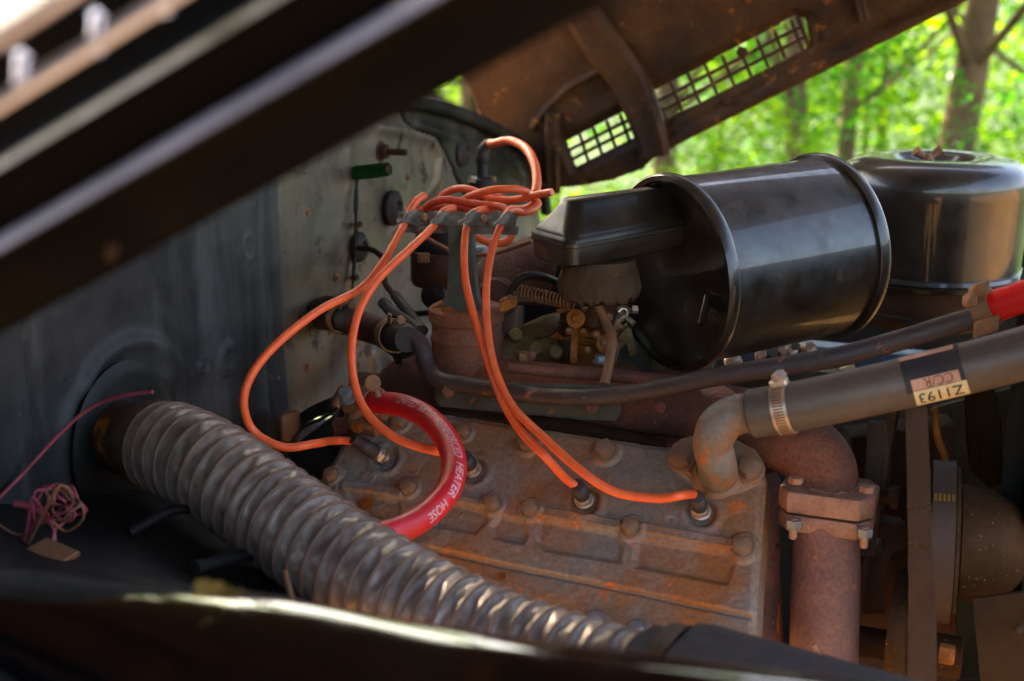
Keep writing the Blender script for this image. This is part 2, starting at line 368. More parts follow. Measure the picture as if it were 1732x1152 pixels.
# ================================================================== SETTING: ground, trees
def ground():
    xs = np.concatenate([-np.geomspace(120, 1, 22), np.linspace(-.8, .8, 4), np.geomspace(1, 120, 22)]); ys = xs.copy()
    mb = MB(); n = len(xs)
    for y in ys:
        for x in xs:
            z = 0.0
            if y > 3.6: z = -3.0*ss(3.6, 16, np.array(y)) + .04*max(0, y-22)
            mb.v.append((x, y, float(z) + (random.uniform(-.03, .03) if y > 4 else 0)))
    for j in range(n-1):
        for i in range(n-1): mb.f.append((j*n+i, j*n+i+1, (j+1)*n+i+1, (j+1)*n+i))
    struct(obj('ground', mb, 'earth', None, loc=(0, 0, 0)))
ground()
mb = MB(); mb.v = [(-60, -7, .004), (60, -7, .004), (60, 3.4, .004), (-60, 3.4, .004)]; mb.f = [(0, 1, 2, 3)]
struct(obj('bounce_drive', mb, 'drive', None, loc=(0, 0, 0)))  # unseen dry ground, added and coloured to bounce warm light into the bay
def gz(y): return (-3.0*float(ss(3.6, 16, np.array(y))) + .04*max(0, y-22)) if y > 3.6 else 0
def crown_mesh(seed, n, leaf, lumps, mat):
    rs = np.random.RandomState(seed); mb = MB()
    pts = []
    cl = [(rs.normal(0, .5, 3)*np.array([1, 1, .7]), rs.uniform(.22, .5)) for _ in range(lumps)]
    for i in range(n):
        c, r = cl[rs.randint(lumps)]
        d = rs.normal(0, 1, 3); d /= np.linalg.norm(d); p = c + d*r*rs.uniform(.55, 1)**.5
        ax = rs.normal(0, 1, 3); ax[2] *= .5; ax /= np.linalg.norm(ax); up = rs.normal(0, 1, 3) + np.array([0, 0, 1.0]); s_ = np.cross(ax, up); s_ /= np.linalg.norm(s_)+1e-9
        L = leaf*rs.uniform(.6, 1.3); k = len(mb.v); dn = np.cross(ax, s_)*L*.15
        mb.v += [tuple(p), tuple(p+ax*L*.45+s_*L*.32+dn), tuple(p+ax*L), tuple(p+ax*L*.45-s_*L*.32+dn)]; mb.f += [(k, k+1, k+2), (k, k+2, k+3)]
    me = bpy.data.meshes.new('crown'); me.from_pydata(mb.v, [], mb.f); me.materials.append(M[mat]); return me
CROWNS = [crown_mesh(1, 9500, .031, 14, 'leaf'), crown_mesh(2, 9500, .030, 16, 'leaf2'), crown_mesh(3, 9000, .033, 12, 'leaf')]
def trunk_mesh(seed, h, r, lean):
    rs = random.Random(seed); mb = MB(); lx, ly = lean
    main = [V((lx*t*h + rs.uniform(-.04, .04)*h*.3*t, ly*t*h, h*t)) for t in (0, .2, .4, .6, .8, 1)]
    mb.tube(main, [r*1.35, r, r*.85, r*.7, r*.5, r*.3], 10, 4)
    for k in range(5):
        b = main[2+k//2]; a = rs.uniform(0, 6.28); q = V((math.cos(a), math.sin(a), .8))
        mb.tube([b, b+q*h*.15, b+q*h*.3+V((0, 0, h*.06))], [r*.26, r*.18, r*.07], 7, 3)
    return mb
def tree(x, y, h, r, lean, cr, crown, label, group, seed):
    b = V((x, y, gz(y)))
    t = thing('tree', label, 'tree', b, group)
    mb = trunk_mesh(seed, h, r, lean); mb.v = [tuple(V(p)+b) for p in mb.v]
    obj('trunk', mb, 'bark', t)
    o = bpy.data.objects.new('crown', CROWNS[crown]); link(o, t)
    o.location = (lean[0]*h*.8, lean[1]*h*.8, h*.78); o.scale = cr; o.rotation_euler = (0, 0, seed*1.7)
# the wood beyond the truck
TG = 'trees in the sunlit wood beyond the truck'
tree(2.32, 8.2, 5.2, .12, (.13, .0), (2.1, 1.8, 1.6), 0, 'tree with a leaning brown trunk right of the round black can, leaves above', TG, 1)
tree(1.62, 7.9, 4.6, .075, (-.02, .02), (1.6, 1.5, 1.5), 1, 'slender upright tree between the raised hood edge and the black canister', TG, 2)
tree(2.15, 9.4, 5.4, .07, (.03, 0), (1.7, 1.6, 1.8), 2, 'thin tree just right of the slender upright one, seen above the black canister rim', TG, 3)
tree(0.9, 8.6, 4.8, .08, (.02, 0), (1.9, 1.6, 1.5), 0, 'bright green tree seen through the small hood vent beside the rib', TG, 4)
tree(3.75, 9.8, 5.6, .10, (.06, .02), (2.2, 1.9, 2.0), 1, 'dark green tree at the far right behind the round can', TG, 5)
tree(-.25, 9.0, 5.0, .09, (0, 0), (2.0, 1.6, 1.6), 2, 'tree showing in the gap between cowl and hood', TG, 6)
for i, (x, y, s) in enumerate([(1.3, 13.5, 2.6), (3.3, 13.0, 2.8), (5.4, 14.5, 3.2), (-.6, 15, 3.0), (2.4, 17, 3.4), (4.4, 18, 3.6), (.6, 19, 3.6)]):
    tree(x, y, 5.6, .06, (.02, 0), (s, s, s*.85), i % 3, 'deeper woodland tree blurred behind the nearer sunlit trees', 'deeper trees of the wood', 20+i)
def bush(x, y, s, k, lab):
    o = bpy.data.objects.new('bush', CROWNS[k]); C.objects.link(o); o.location = (x, y, gz(y)+s*.55); o.scale = (s, s*.8, s*.7); o.rotation_euler = (0, 0, x*3)
    tag(o, lab, 'bush', 'bushes of the undergrowth')
for i in range(9):
    bush(-.2+i*.55, 7.2+(i % 3)*.5, 1.35+.2*(i % 2), i % 3, 'sunlit leafy bush of the undergrowth behind the engine bay')
for i, (x, y, h_) in enumerate(((-3.6, 10.5, 8.6), (-2.2, 10.2, 8.2), (-.9, 10.6, 8.8))):
    tree(x, y, h_, .14, (0, 0), (1.5, 1.5, 1.7), i, ['left', 'middle', 'right'][i] + ' one of three taller wood trees above the hood, mirrored green in the fender', 'taller trees of the wood', 80+i)
# unseen tall trees added beside the cab, their crowns shading the engine bay
for i, (t_, off, s_) in enumerate(((6.0, (0, 0, 0), 2.0), (7.6, (.9, .3, .4), 2.3), (7.0, (-1.2, .2, -.3), 2.1), (9.0, (.2, 0, .6), 2.6))):
    q = V((.1, 1.2, 1.5)) + SUN_DIR*t_ + V(off); gy = gz(q.y)
    tree(q.x, q.y, (q.z-gy)/.78, .16, (0, 0), (s_, s_, s_*.8), i % 3, 'tall unseen tree added to shade the truck, behind its raised hood', 'unseen trees added to shade the truck', 60+i)
# the edge of the clearing behind the photographer, mirrored in the black paint
for i, (x, y, s) in enumerate([(-9, -12, 2.6), (-4.5, -14, 2.8), (.8, -15, 2.8), (6, -15, 2.6), (13, -12, 2.6), (-13, -8, 2.6)]):
    tree(x, y, 5.4, .16, (.02, 0), (s, s, s), i % 3, 'tree at the edge of the clearing mirrored in the black fender', 'trees mirrored in the black paint', 40+i)

# ================================================================== TRUCK BODY: firewall, fender, apron
FW = Sheet(P(560, 500, 1.45), -ER, EF)
body = thing('truck_body', 'black old truck body with grimy firewall on the left and glossy fender along the bottom', 'truck', FW.hit(300, 900))
def hf_dark(s, X, Y):
    H = np.full(X.shape, .010)
    g = sd_line(X, Y, s.pts([(441, 250), (446, 600), (452, 760)])); H -= .007*np.exp(-(g/.005)**2)
    g2 = sd_line(X, Y, s.pts([(30, 540), (60, 760), (90, 900)])); H -= .010*np.exp(-(g2/.006)**2)
    e = sd_poly(X, Y, s.pts([(70, 500), (95, 640), (150, 700), (280, 650), (420, 640), (425, 330), (200, 380)])); H += .004*ss(.012, -.012, e)
    oval = np.hypot(X-s.uv(405, 418)[0], (Y-s.uv(405, 418)[1])*.9); H += .0022*np.exp(-((oval-.014)/.003)**2)
    for (x, y, r) in ((368, 605, .019), (326, 618, .009)):
        c = np.hypot(X-s.uv(x, y)[0], Y-s.uv(x, y)[1]); H += .005*ss(r*1.35, r, c) - .003*ss(r*.6, r*.5, c)
    c = np.hypot(X-s.uv(205, 742)[0], Y-s.uv(205, 742)[1]); H += .008*np.exp(-((c-.112)/.010)**2) 
    c2 = np.hypot(X-s.uv(430, 760)[0], Y-s.uv(430, 760)[1]); H += .003*np.exp(-((c2-.05)/.012)**2)
    H += .0035*vnoise(X, Y, 14, 3) + .0016*vnoise(X, Y, 40, 4)
    return H, None
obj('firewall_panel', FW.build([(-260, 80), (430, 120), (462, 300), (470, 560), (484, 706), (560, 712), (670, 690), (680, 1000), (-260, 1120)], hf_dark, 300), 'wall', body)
def hf_light(s, X, Y):
    H = np.zeros(X.shape)
    b = sd_line(X, Y, s.pts([(640, 215), (690, 222), (728, 236), (742, 262), (738, 310), (720, 340), (690, 360), (660, 400), (652, 480), (655, 560)])); H += .007*np.exp(-(b/.010)**2)
    inside = sd_poly(X, Y, s.pts([(655, 560), (652, 480), (662, 400), (690, 365), (735, 320), (780, 420), (760, 560)])); H -= .012*ss(.02, -.02, inside)
    b2 = sd_line(X, Y, s.pts([(590, 260), (592, 400), (600, 600)])); H += .003*np.exp(-(b2/.012)**2)
    dent = sd_line(X, Y, s.pts([(500, 700), (560, 650), (600, 590)])); H -= .008*np.exp(-(dent/.03)**2)
    b3 = sd_line(X, Y, s.pts([(630, 600), (640, 660)])); H += .006*np.exp(-(b3/.012)**2)
    H += .004*vnoise(X, Y, 10, 5) + .0015*vnoise(X, Y, 34, 6)
    return H, None
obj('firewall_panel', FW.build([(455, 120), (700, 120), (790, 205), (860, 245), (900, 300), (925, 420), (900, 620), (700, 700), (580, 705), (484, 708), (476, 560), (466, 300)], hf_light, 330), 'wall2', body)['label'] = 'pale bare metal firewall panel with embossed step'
def hf_cowl(s, X, Y):
    H = np.full(X.shape, .006)
    b = sd_line(X, Y, s.pts([(700, 212), (760, 232), (830, 262), (880, 300)])); H += .006*np.exp(-(b/.008)**2)
    b = sd_line(X, Y, s.pts([(855, 275), (875, 300), (880, 330)])); H += .004*np.exp(-(b/.006)**2)
    return H + .003*vnoise(X, Y, 14, 8), None
obj('cowl_panel', FW.build([(660, 165), (740, 178), (800, 200), (850, 225), (890, 255), (912, 295), (922, 350), (880, 352), (790, 350), (768, 300), (752, 262), (735, 236), (690, 220)], hf_cowl, 160), 'wall3', body)
# rounded cowl lip along the top edge of the firewall
lip = [FW.hit(x, y, .02) for x, y in ((600, 160), (680, 170), (740, 180), (800, 200), (850, 225), (890, 255), (914, 297), (924, 360))]
obj('cowl_lip', MB().tube(lip, pr(11, 1.75), 12), 'wall3', body)
mb = MB()
for k in range(2):
    mb.lathe(FW.hit(205, 742, .004+.012*k), EF, [(.099-.012*k, 0), (.101-.012*k, .006), (.092-.012*k, .011), (.072, .012)], 48)
obj('duct_flange', mb, 'wall3', body)
for (x, y, r) in ((368, 605, .0135), (326, 618, .006), (662, 352, .022), (604, 418, .018), (779, 258, .020)):
    obj('grommet', MB().lathe(FW.hit(x, y, .004), EF, [(r*1.25, 0), (r*1.25, .006), (r*.95, .011), (r*.6, .0125), (r*.35, .008)], 24), 'rubber', body)
q = FW.hit(643, 256, 0)
obj('stud_bolt', MB().hexbolt(q, EF, .012, .012).lathe(q, EF, [(.005, 0), (.005, .042), (.004, .044)], 12), 'darkrust', body)
for x, y in ((500, 285), (515, 290), (830, 225), (868, 262), (470, 640), (415, 690)):
    obj('rivet', MB().lathe(FW.hit(x, y, .008), EF, [(.004, 0), (.004, .001), (.0025, .0025)], 10), 'wall2', body)
# inner apron low behind the duct
ap = MB()
rows = []
for y, d in ((835, 1.12), (870, 1.05), (920, .97), (980, .88), (1060, .74), (1200, .60)):
    rows.append([P(x, y + 8*math.sin(x*.02), d+.0006*(x-200)*(.6)) for x in range(-300, 540, 46)])
ap.loft(rows, closed=False); ap.loft([[p - Z*.02 for p in r] for r in rows], closed=False)
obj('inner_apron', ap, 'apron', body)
mb = MB()
mb.tube([P(220, 900, .985), P(300, 862, 1.0), P(390, 870, 1.02), P(440, 930, 1.0), P(420, 1010, .94)], pr(9, 1), 10)
mb.tube([P(330, 960, .92), P(420, 940, .96), P(500, 960, 1.0)], pr(12, .95), 10)
obj('apron_bead', mb, 'apron', body)
# far side inner panel and floor of the bay
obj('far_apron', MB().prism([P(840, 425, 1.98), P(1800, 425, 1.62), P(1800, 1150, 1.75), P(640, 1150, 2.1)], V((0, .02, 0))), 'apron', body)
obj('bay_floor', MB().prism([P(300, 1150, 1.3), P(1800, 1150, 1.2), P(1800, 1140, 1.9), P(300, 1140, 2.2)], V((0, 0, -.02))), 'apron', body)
# glossy near fender
ridge = [(-160, 968, .66), (0, 986, .63), (190, 1006, .605), (330, 1020, .59), (450, 1036, .575), (650, 1076, .55), (800, 1102, .53), (1000, 1128, .51), (1130, 1146, .495), (1400, 1180, .47), (1900, 1240, .43)]
rp = smooth_path([P(*q) for q in ridge], 12)
fo = V((-math.sin(TH), -math.cos(TH), 0))
prof = [(-.075, -.16), (-.072, -.04), (-.066, -.016), (-.050, -.004), (-.03, .000), (0, -.002), (.022, -.008), (.040, -.020), (.055, -.040), (.066, -.075), (.072, -.12), (.078, -.18), (.10, -.42)]
prof = [(a, b) for a, b in smooth_path([V((a, b, 0)) for a, b in prof], 4) and [(v.x, v.y) for v in smooth_path([V((a, b, 0)) for a, b in prof], 4)]]
mb = MB(); wk = lambda i: float(np.interp(i/(len(rp)-1), [0, .15, .45, .75, 1], [.5, .6, 1.6, 2.4, 2.6]))
def fsec(i, p, da, dz):
    k = wk(i); return [p + fo*((a*k if a > 0 else a)+.02+da) + Z*(b+dz) for a, b in prof]
secs = [fsec(i, p, 0, 0) for i, p in enumerate(rp)]
mb.loft(secs, closed=False); mb.loft([fsec(i, p, -.003, -.004) for i, p in enumerate(rp)], closed=False)
obj('fender', mb, 'gloss', body, angle=70)
FP = Sheet(P(270, 1080, .50), EF, -cfw + Z*.25)
ring = [(270+175*math.cos(t), 1092+58*math.sin(t)) for t in np.linspace(0, 2*math.pi, 29)]
for k, (x, y) in enumerate(((352, 1012), (385, 1016))):
    b = P(x, y, .585); mb = MB()
    for j in range(3):
        a = V((.013*math.cos(2.1*j+k), .006*math.sin(2*j), .003*(j % 2))); mb.prism([b, b+a*.6+V((.004, .004, .006)), b+a*1.2+Z*.004, b+a*.6-V((.004, .004, -.003))], V((0, 0, .0008)))
    one('dead_leaf', mb, 'deadleaf', ['curled yellow leaf lying on the fender edge, left one', 'curled yellow leaf lying on the fender edge, right one'][k], 'leaf', 'dead leaves on the fender', base=b)

# ================================================================== HOOD
HA, HB = P(900, 369, 1.9), P(1640, 0, 1.69)
HD = (HB-HA).normalized()
hup = (P(900, 0, 1.80) - HA); HN = HD.cross(hup).normalized()
if HN.dot(-cfw) < 0: HN = -HN
HS = Sheet(HA, HD, HN)
hood = thing('raised_hood', 'raised truck hood, rusty brown inside with two vent grilles, black outside', 'hood', FW.hit(900, 280))
G1 = [(958, 240), (1059, 189), (1074, 231), (974, 283)]; G2 = [(1107, 156), (1343, 29), (1362, 33), (1368, 74), (1362, 84), (1128, 201)]
def hf_hood(s, X, Y):
    H = np.zeros(X.shape)
    d1, d2 = sd_poly(X, Y, s.pts(G1)), sd_poly(X, Y, s.pts(G2)); d = np.minimum(d1, d2)
    H -= .010*ss(.02, .002, d)
    b = sd_line(X, Y, s.pts([(903, 215), (925, 185), (960, 150), (1015, 120)])); H += .006*np.exp(-(b/.006)**2)
    b = sd_line(X, Y, s.pts([(950, 175), (1010, 165), (1035, 140)])); H -= .004*np.exp(-(b/.02)**2)
    b = sd_line(X, Y, s.pts([(1140, 248), (1640, 0), (1900, -130)])); H += .010*ss(.03, .012, b)
    b = sd_line(X, Y, s.pts([(1135, 225), (1640, -40)])); H -= .003*np.exp(-(b/.006)**2)
    H += .005*vnoise(X, Y, 9, 11) + .0016*vnoise(X, Y, 36, 12) + .004*vnoise(X, Y, 60, 13)*ss(.03, 0, sd_line(X, Y, s.pts([(970, 320), (1090, 290), (1140, 250)])))
    return H, (d < 0)
HO = [(776, 120), (792, 150), (806, 185), (816, 212), (850, 235), (885, 262), (905, 300), (930, 322), (985, 316), (1036, 306), (1086, 288), (1105, 268), (1136, 251), (1380, 128), (1640, 0), (1940, -150), (1900, -420), (820, -420)]
obj('far_panel', HS.build(HO, hf_hood, 560, thick=.012), 'hoodin', hood)['label'] = 'rusty brown inner side of the far hood panel'
def bar(a, b, wid, nm='grille_bar', sheet=HS, m='hoodin', h=-.012, dep=.006):
    A, B = sheet.hit(*a, h), sheet.hit(*b, h); t = (B-A).normalized(); n = sheet.N
    return obj(nm, MB().box((A+B)/2, B-A, t.cross(n).normalized()*wid, n*dep, wid*.2), m, hood)
def lerp2(a, b, t): return (a[0]+(b[0]-a[0])*t, a[1]+(b[1]-a[1])*t)
for (tl, tr, br, bl), nc, nt_ in (((958, 238), (1060, 187), (1076, 231), (972, 285)), 4.5, 4), (((1105, 154), (1346, 28), (1366, 80), (1126, 203)), 8.3, 8):
    for k in (1/3, 2/3):
        bar(lerp2(tl, bl, k), lerp2(tr, br, k), pr(6.5, 1.8), h=-.014)
    for k in range(1, nt_+1):
        t = k/nc
        bar(lerp2(tl, tr, t), lerp2(bl, br, t), pr(6, 1.8), h=-.010)
bar((1348, 26), (1370, 80), pr(7, 1.8), h=-.008, nm='grille_frame')
# strengthening rib between the grilles
def strip(path_px, sheet, widths, h, depth, mat, name, parent, n=10, both=True):
    c = smooth_path([sheet.hit(x, y, h) for x, y in path_px], n); secs = []
    for i, p in enumerate(c):
        t = (c[min(i+1, len(c)-1)]-c[max(i-1, 0)]).normalized(); s_ = t.cross(sheet.N).normalized()
        w_ = float(np.interp(i/(len(c)-1), np.linspace(0, 1, len(widths)), widths)); N = sheet.N
        b = .18*w_
        secs.append([p-s_*w_/2 - N*.01, p-s_*w_/2+N*depth*.7, p-s_*(w_/2-b)+N*depth, p-s_*w_*.1+N*depth*.82, p+s_*w_*.1+N*depth*.82, p+s_*(w_/2-b)+N*depth, p+s_*w_/2+N*depth*.7, p+s_*w_/2-N*.01])
    return obj(name, MB().loft(secs), mat, parent)
strip([(985, 20), (1020, 75), (1062, 130), (1088, 188), (1104, 236), (1109, 262)], HS, [pr(62, 1.8), pr(66, 1.8), pr(60, 1.8), pr(56, 1.8), pr(52, 1.8)], 0, .022, 'hoodin', 'rib', hood)
strip([(935, 190), (934, 250), (936, 325)], HS, [pr(24, 1.85)]*2, .008, .012, 'hoodin', 'hinge_arm', hood)
strip([(1446, -30), (1456, 10), (1462, 34)], HS, [pr(16, 1.75)]*2, .012, .010, 'darkrust', 'prop_rod', hood)
for x, y in ((1391, 33), (1463, 28), (1395, 60), (1228, 170), (936, 205), (1255, 88)):
    obj('bolt', MB().hexbolt(HS.hit(x, y, .006), HN, pr(7, 1.75), .006, rot=x), 'darkrust', hood)
# near side, seen from outside and very close: profile swept along the hood's own direction
def hoodline(px, py, d, a=-.75, b=.95, n=2):
    p = P(px, py, d*1.3); return [p + HD*1.3*ease(a, b, k/(n-1)) for k in range(n)]
pr_near = [(300, -120, .318), (300, 66, .330), (300, 84, .330), (300, 110, .318), (300, 170, .322), (300, 226, .326)]
lipp = [(300, 250, .316), (300, 262, .324), (300, 310, .338), (300, 370, .350), (300, 396, .354), (300, 402, .360), (300, 388, .368), (300, 310, .362)]
for nm, mt, ys in (('crease_highlight_bead', 'crease_highlight', [(222, .3170), (228, .3120), (240, .3112), (250, .3100), (256, .3110), (254, .325), (224, .325)]), ('upper_highlight_bead', 'olive_highlight', [(86, .316), (90, .3125), (98, .312), (105, .3113), (110, .313), (108, .325), (88, .325)])):  # strips along the creases whose colour stands in for reflected highlights
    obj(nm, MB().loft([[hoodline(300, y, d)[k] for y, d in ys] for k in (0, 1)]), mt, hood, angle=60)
mb = MB(); mb.loft([[q for q in hoodline(*p)] for p in pr_near], closed=False); mb.loft([[q - HN*.002 for q in hoodline(*p)] for p in pr_near], closed=False)
obj('near_panel', mb, 'hoodout', hood, angle=60)['label'] = 'black outer near panel of the hood, out of focus'
mb = MB(); L0, L1 = [hoodline(*p)[0] for p in lipp], [hoodline(*p)[1] for p in lipp]
mb.loft([L0, L1]); obj('folded_edge', mb, 'lip', hood, angle=50)
for x, y, r in ((190, 455, 8), (330, 385, 6), (420, 322, 8), (560, 235, 6)):
    obj('rust_bolt', MB().hexbolt(P(x, y-36, .352*1.3), V((0, -.8, -.6)), pr(r, .46), .006), 'darkrust', hood)
# pale vent trim on the outside
def trimbar(x0, y0, x1, y1, d, h, dep):
    A = P(x0, y0, d); L = (P(x1, y1, d)-A).dot(HD); B = A + HD*L
    return MB().box((A+B)/2, B-A, cup*pr(h, d), cfw*dep, .003)
obj('vent_rail', trimbar(-200, 300, 480, -80, .395, 27, .008), 'trim', hood)
obj('vent_rail', trimbar(-200, 196, 400, -130, .40, 23, .008), 'trim', hood)
for x, y in ((-60, 190), (38, 130), (165, 62), (280, -4)):
    A, B = P(x, y-46, .408), P(x-4, y+32, .404); obj('vent_post', MB().box((A+B)/2, B-A, cx*pr(22, .41), cfw*.008, .003), 'trim', hood)
# the roof of the hood joining both sides above the picture
far_t = [HS.hit(820, -400), HS.hit(1900, -400) + HD*.75]
nt0 = hoodline(300, -90, .322); nt0[1] = nt0[1] + HD*.55; secs = []
for k in range(11):
    t = k/10; arch = .10*math.sin(math.pi*t)
    secs.append([far_t[i].lerp([nt0[0], nt0[1]][i], t) + Z*arch for i in (0, 1)])
mb = MB(); mb.loft(secs, closed=False); mb.loft([[q - Z*.004 for q in s_] for s_ in secs], closed=False)
obj('top_panel', mb, 'hoodin', hood)
mb = MB(); sk = [[q + Z*.006 for q in s_] for s_ in secs]; mb.loft(sk, closed=False); mb.loft([[q + Z*.003 for q in s_] for s_ in sk], closed=False)
obj('outer_skin', mb, 'hoodout', hood)

# ================================================================== CYLINDER HEAD
HNn = (ER + Z).normalized()
HD_ = Sheet(P(930, 850, 1.12), EF, HNn)
head = thing('cylinder_head', 'flat rusty cast iron cylinder head with cast pockets, hex bolts and plug wells', 'engine part', HD_.hit(930, 1000))
WELLS = [(652, 776), (801, 797), (990, 849), (1187, 868)]
BOLTS = [(834, 853, 15), (898, 863, 15), (1068, 894, 16), (1257, 927, 18), (1025, 764, 18), (893, 752, 16), (1006, 1052, 15), (1077, 1068, 15), (692, 826, 14), (561, 805, 13), (678, 714, 15), (594, 704, 10), (785, 732, 13), (700, 930, 12)]
POCK = [[(910, 879), (1044, 903), (1052, 919), (1047, 950), (922, 929), (910, 915)], [(1080, 912), (1235, 936), (1240, 953), (1229, 986), (1078, 957), (1073, 946)],
        [(735, 846), (820, 863), (822, 880), (804, 901), (735, 888)], [(590, 832), (672, 846), (676, 872), (660, 880), (604, 866)], [(846, 872), (884, 882), (890, 905), (884, 918), (836, 908), (832, 890)]]
RAILS = [[(915, 866), (1045, 888)], [(1090, 894), (1236, 921)], [(735, 838), (818, 856)], [(585, 822), (674, 835)]]
HOUT = [(622, 686), (700, 690), (800, 704), (950, 728), (1120, 752), (1140, 752), (1200, 735), (1262, 752), (1288, 776), (1296, 810), (1275, 1110), (900, 1070), (640, 960), (540, 880), (546, 800), (570, 760)]
def hf_head(s, X, Y):
    H = np.zeros(X.shape)
    for p in POCK: H -= .0048*ss(.0045, -.0030, sd_poly(X, Y, s.pts(p)))
    for p in RAILS: H += .0042*ss(.0072, .0045, sd_line(X, Y, s.pts(p)))
    g = s.pts([(640, 905), (700, 921), (850, 955), (1000, 985), (1266, 1041)])
    dl = sd_line(X, Y, g); low = sd_poly(X, Y, s.pts([(640, 905), (700, 921), (850, 955), (1000, 985), (1290, 1046), (1290, 1200), (500, 1200), (500, 880)]))
    H -= .0045*ss(.002, -.002, low) + .004*np.exp(-(dl/.0022)**2)
    for x, y, r in BOLTS:
        c = np.hypot(X-s.uv(x, y)[0], Y-s.uv(x, y)[1]); rr = pr(r*1.45, 1.12); H += .0025*ss(rr*1.15, rr*.9, c)
    for x, y in WELLS:
        c = np.hypot(X-s.uv(x, y)[0], Y-s.uv(x, y)[1]); rr = pr(27, 1.12); H += .0018*np.exp(-((c-rr*1.12)/.004)**2) - .006*ss(rr, rr*.6, c)
    fl = sd_poly(X, Y, s.pts([(1136, 772), (1150, 752), (1200, 742), (1260, 752), (1292, 780), (1290, 812), (1240, 832), (1196, 832), (1140, 790)])); H += .006*ss(.004, -.002, fl)
    # flaking paint scales near the left
    fk = vnoise(X, Y, 55, 21)+.5*vnoise(X, Y, 120, 22); lefty = ss(s.uv(900, 900)[0], s.uv(640, 850)[0], X); H += .0009*ss(.02, .05, fk)*lefty
    H += .0010*vnoise(X, Y, 60, 23) + .0006*vnoise(X, Y, 160, 24) + .0015*vnoise(X, Y, 14, 25)
    return H, None
obj('head_casting', HD_.build(HOUT, hf_head, 560, thick=.045, edge=.006), 'head', head)
for x, y, r in BOLTS:
    d = HD_.depth(x, y); rr = pr(r, d)
    obj('head_bolt', MB().hexbolt(HD_.hit(x, y, .001), HNn, rr*.95, rr*1.15, 1.3, rot=random.random()), 'zinc' if y > 1040 else 'bolt', head)
for x, y, sx in ((848, 975, 9), (752, 945, 7), (820, 985, 5), (622, 851, 16), (735, 755, 8)):
    c = HD_.hit(x, y, .0006); mb = MB()
    poly = [c + (HD_.U*math.cos(t)*random.uniform(.5, 1)+HD_.W*math.sin(t)*random.uniform(.6, 1.3))*pr(sx, 1.1) for t in np.linspace(0, 6.28, 9)[:-1]]
    obj('rust_flake', mb.prism(poly, HNn*.0008), 'orange_rust', head)

# side of the block right of the head
blk = thing('engine_block', 'rusty brown engine block side beside the exhaust downpipe', 'engine part', P(1300, 1000, 1.1))
mb = MB(); mb.prism([P(1272, 830, 1.10), P(1322, 815, 1.12), P(1320, 1000, 1.1), P(1312, 1085, 1.08), P(1262, 1085, 1.06)], V((0, .05, 0)), .003)
mb.prism([P(560, 720, 1.22), P(1310, 760, 1.14), P(1330, 1160, 1.14), P(560, 1160, 1.24)], V((0, .25, 0)), .004)
obj('block_casting', mb, 'rust', blk)
obj('gasket_strip', MB().box(P(1165, 900, 1.13), EF*.3, V((0, .01, 0)), Z*.004), 'darkrust', blk)

# ================================================================== SPARK PLUGS AND WIRES
PLUGN = ['first spark plug from the firewall, below the orange wire loop', 'second spark plug from the firewall, half hidden by the red hose', 'third spark plug from the firewall, in the middle of the head', 'fourth spark plug from the firewall, beside the pipe flange']
boots = []
for k, (x, y) in enumerate(WELLS):
    b = HD_.hit(x, y, -.004)
    ax = (HNn + EF*(-.55 if k == 0 else -.03) ).normalized() if k == 0 else (HNn - ER*0 + EF*(.02)).normalized()
    u = pr(1, 1.12)
    pl = thing('spark_plug', PLUGN[k], 'spark plug', b, 'spark plugs screwed into the head')
    obj('shell', MB().lathe(b, ax, [(12*u, 0), (12*u, 8*u), (12*u, 10*u), (11*u, 22*u), (9*u, 24*u)], 20), 'steel', pl)
    obj('hex', MB().hexbolt(b+ax*9*u, ax, 15*u, 10*u, washer=1.15), 'steel', pl)
    obj('insulator', MB().lathe(b+ax*20*u, ax, [(10*u, 0), (9.5*u, 6*u), (8*u, 10*u)], 20), 'label', pl)
    boots.append((b+ax*24*u, ax, u))
def wire(px_pts, r, label, cat='wire', mat='wire', group='orange ignition wires', ends=None, boot=None, name='ignition_wire', seg=14):
    pts = [P(*q) if not isinstance(q, V) else q for q in px_pts]
    t = thing(name, label, cat, pts[0], group)
    obj('cable', MB().tube(pts, r, seg, 10), mat, t)
    if boot:
        b, ax, u, L = boot
        prof = [(12.5*u, 0), (13.5*u, 3*u), (13*u, L*u*.45)]
        for j in range(5): prof += [(12.3*u, (L*.5+j*L*.09)*u), (10.8*u, (L*.5+j*L*.09+L*.045)*u)]
        prof += [(11*u, L*u*.98), (8*u, L*u)]
        obj('boot', MB().lathe(b, ax, prof, 20), 'boot', t)
    return t
WR = pr(7.1, 1.15)
b, ax, u = boots[0]; e = b+ax*58*u
wire([(718, 330, 1.27), (702, 343, 1.262), (689, 366, 1.256), (678, 390, 1.232), (650, 440, 1.20), (610, 488, 1.17), (540, 525, 1.13), (472, 578, 1.10), (428, 630, 1.09), (412, 680, 1.09), (428, 728, 1.10), (478, 756, 1.10), (535, 750, 1.11), e + V((-.02, 0, -.004)), e-ax*.01], WR, 'orange ignition wire looping far left over the duct to the first plug', boot=(b, ax, u, 56))
b, ax, u = boots[1]; e = b+ax*34*u
wire([(768, 352, 1.26), (750, 358, 1.25), (740, 372, 1.246), (728, 388, 1.222), (690, 424, 1.19), (640, 472, 1.16), (608, 525, 1.14), (595, 585, 1.12), (600, 650, 1.11), (622, 700, 1.10), (665, 738, 1.09), (712, 757, 1.085), (752, 766, 1.085), e + V((-.012, 0, 0)), e - ax*.008], WR, 'orange ignition wire curving behind the red heater hose to the second plug', boot=(b, ax, u, 34))
b, ax, u = boots[2]; e = b+ax*44*u
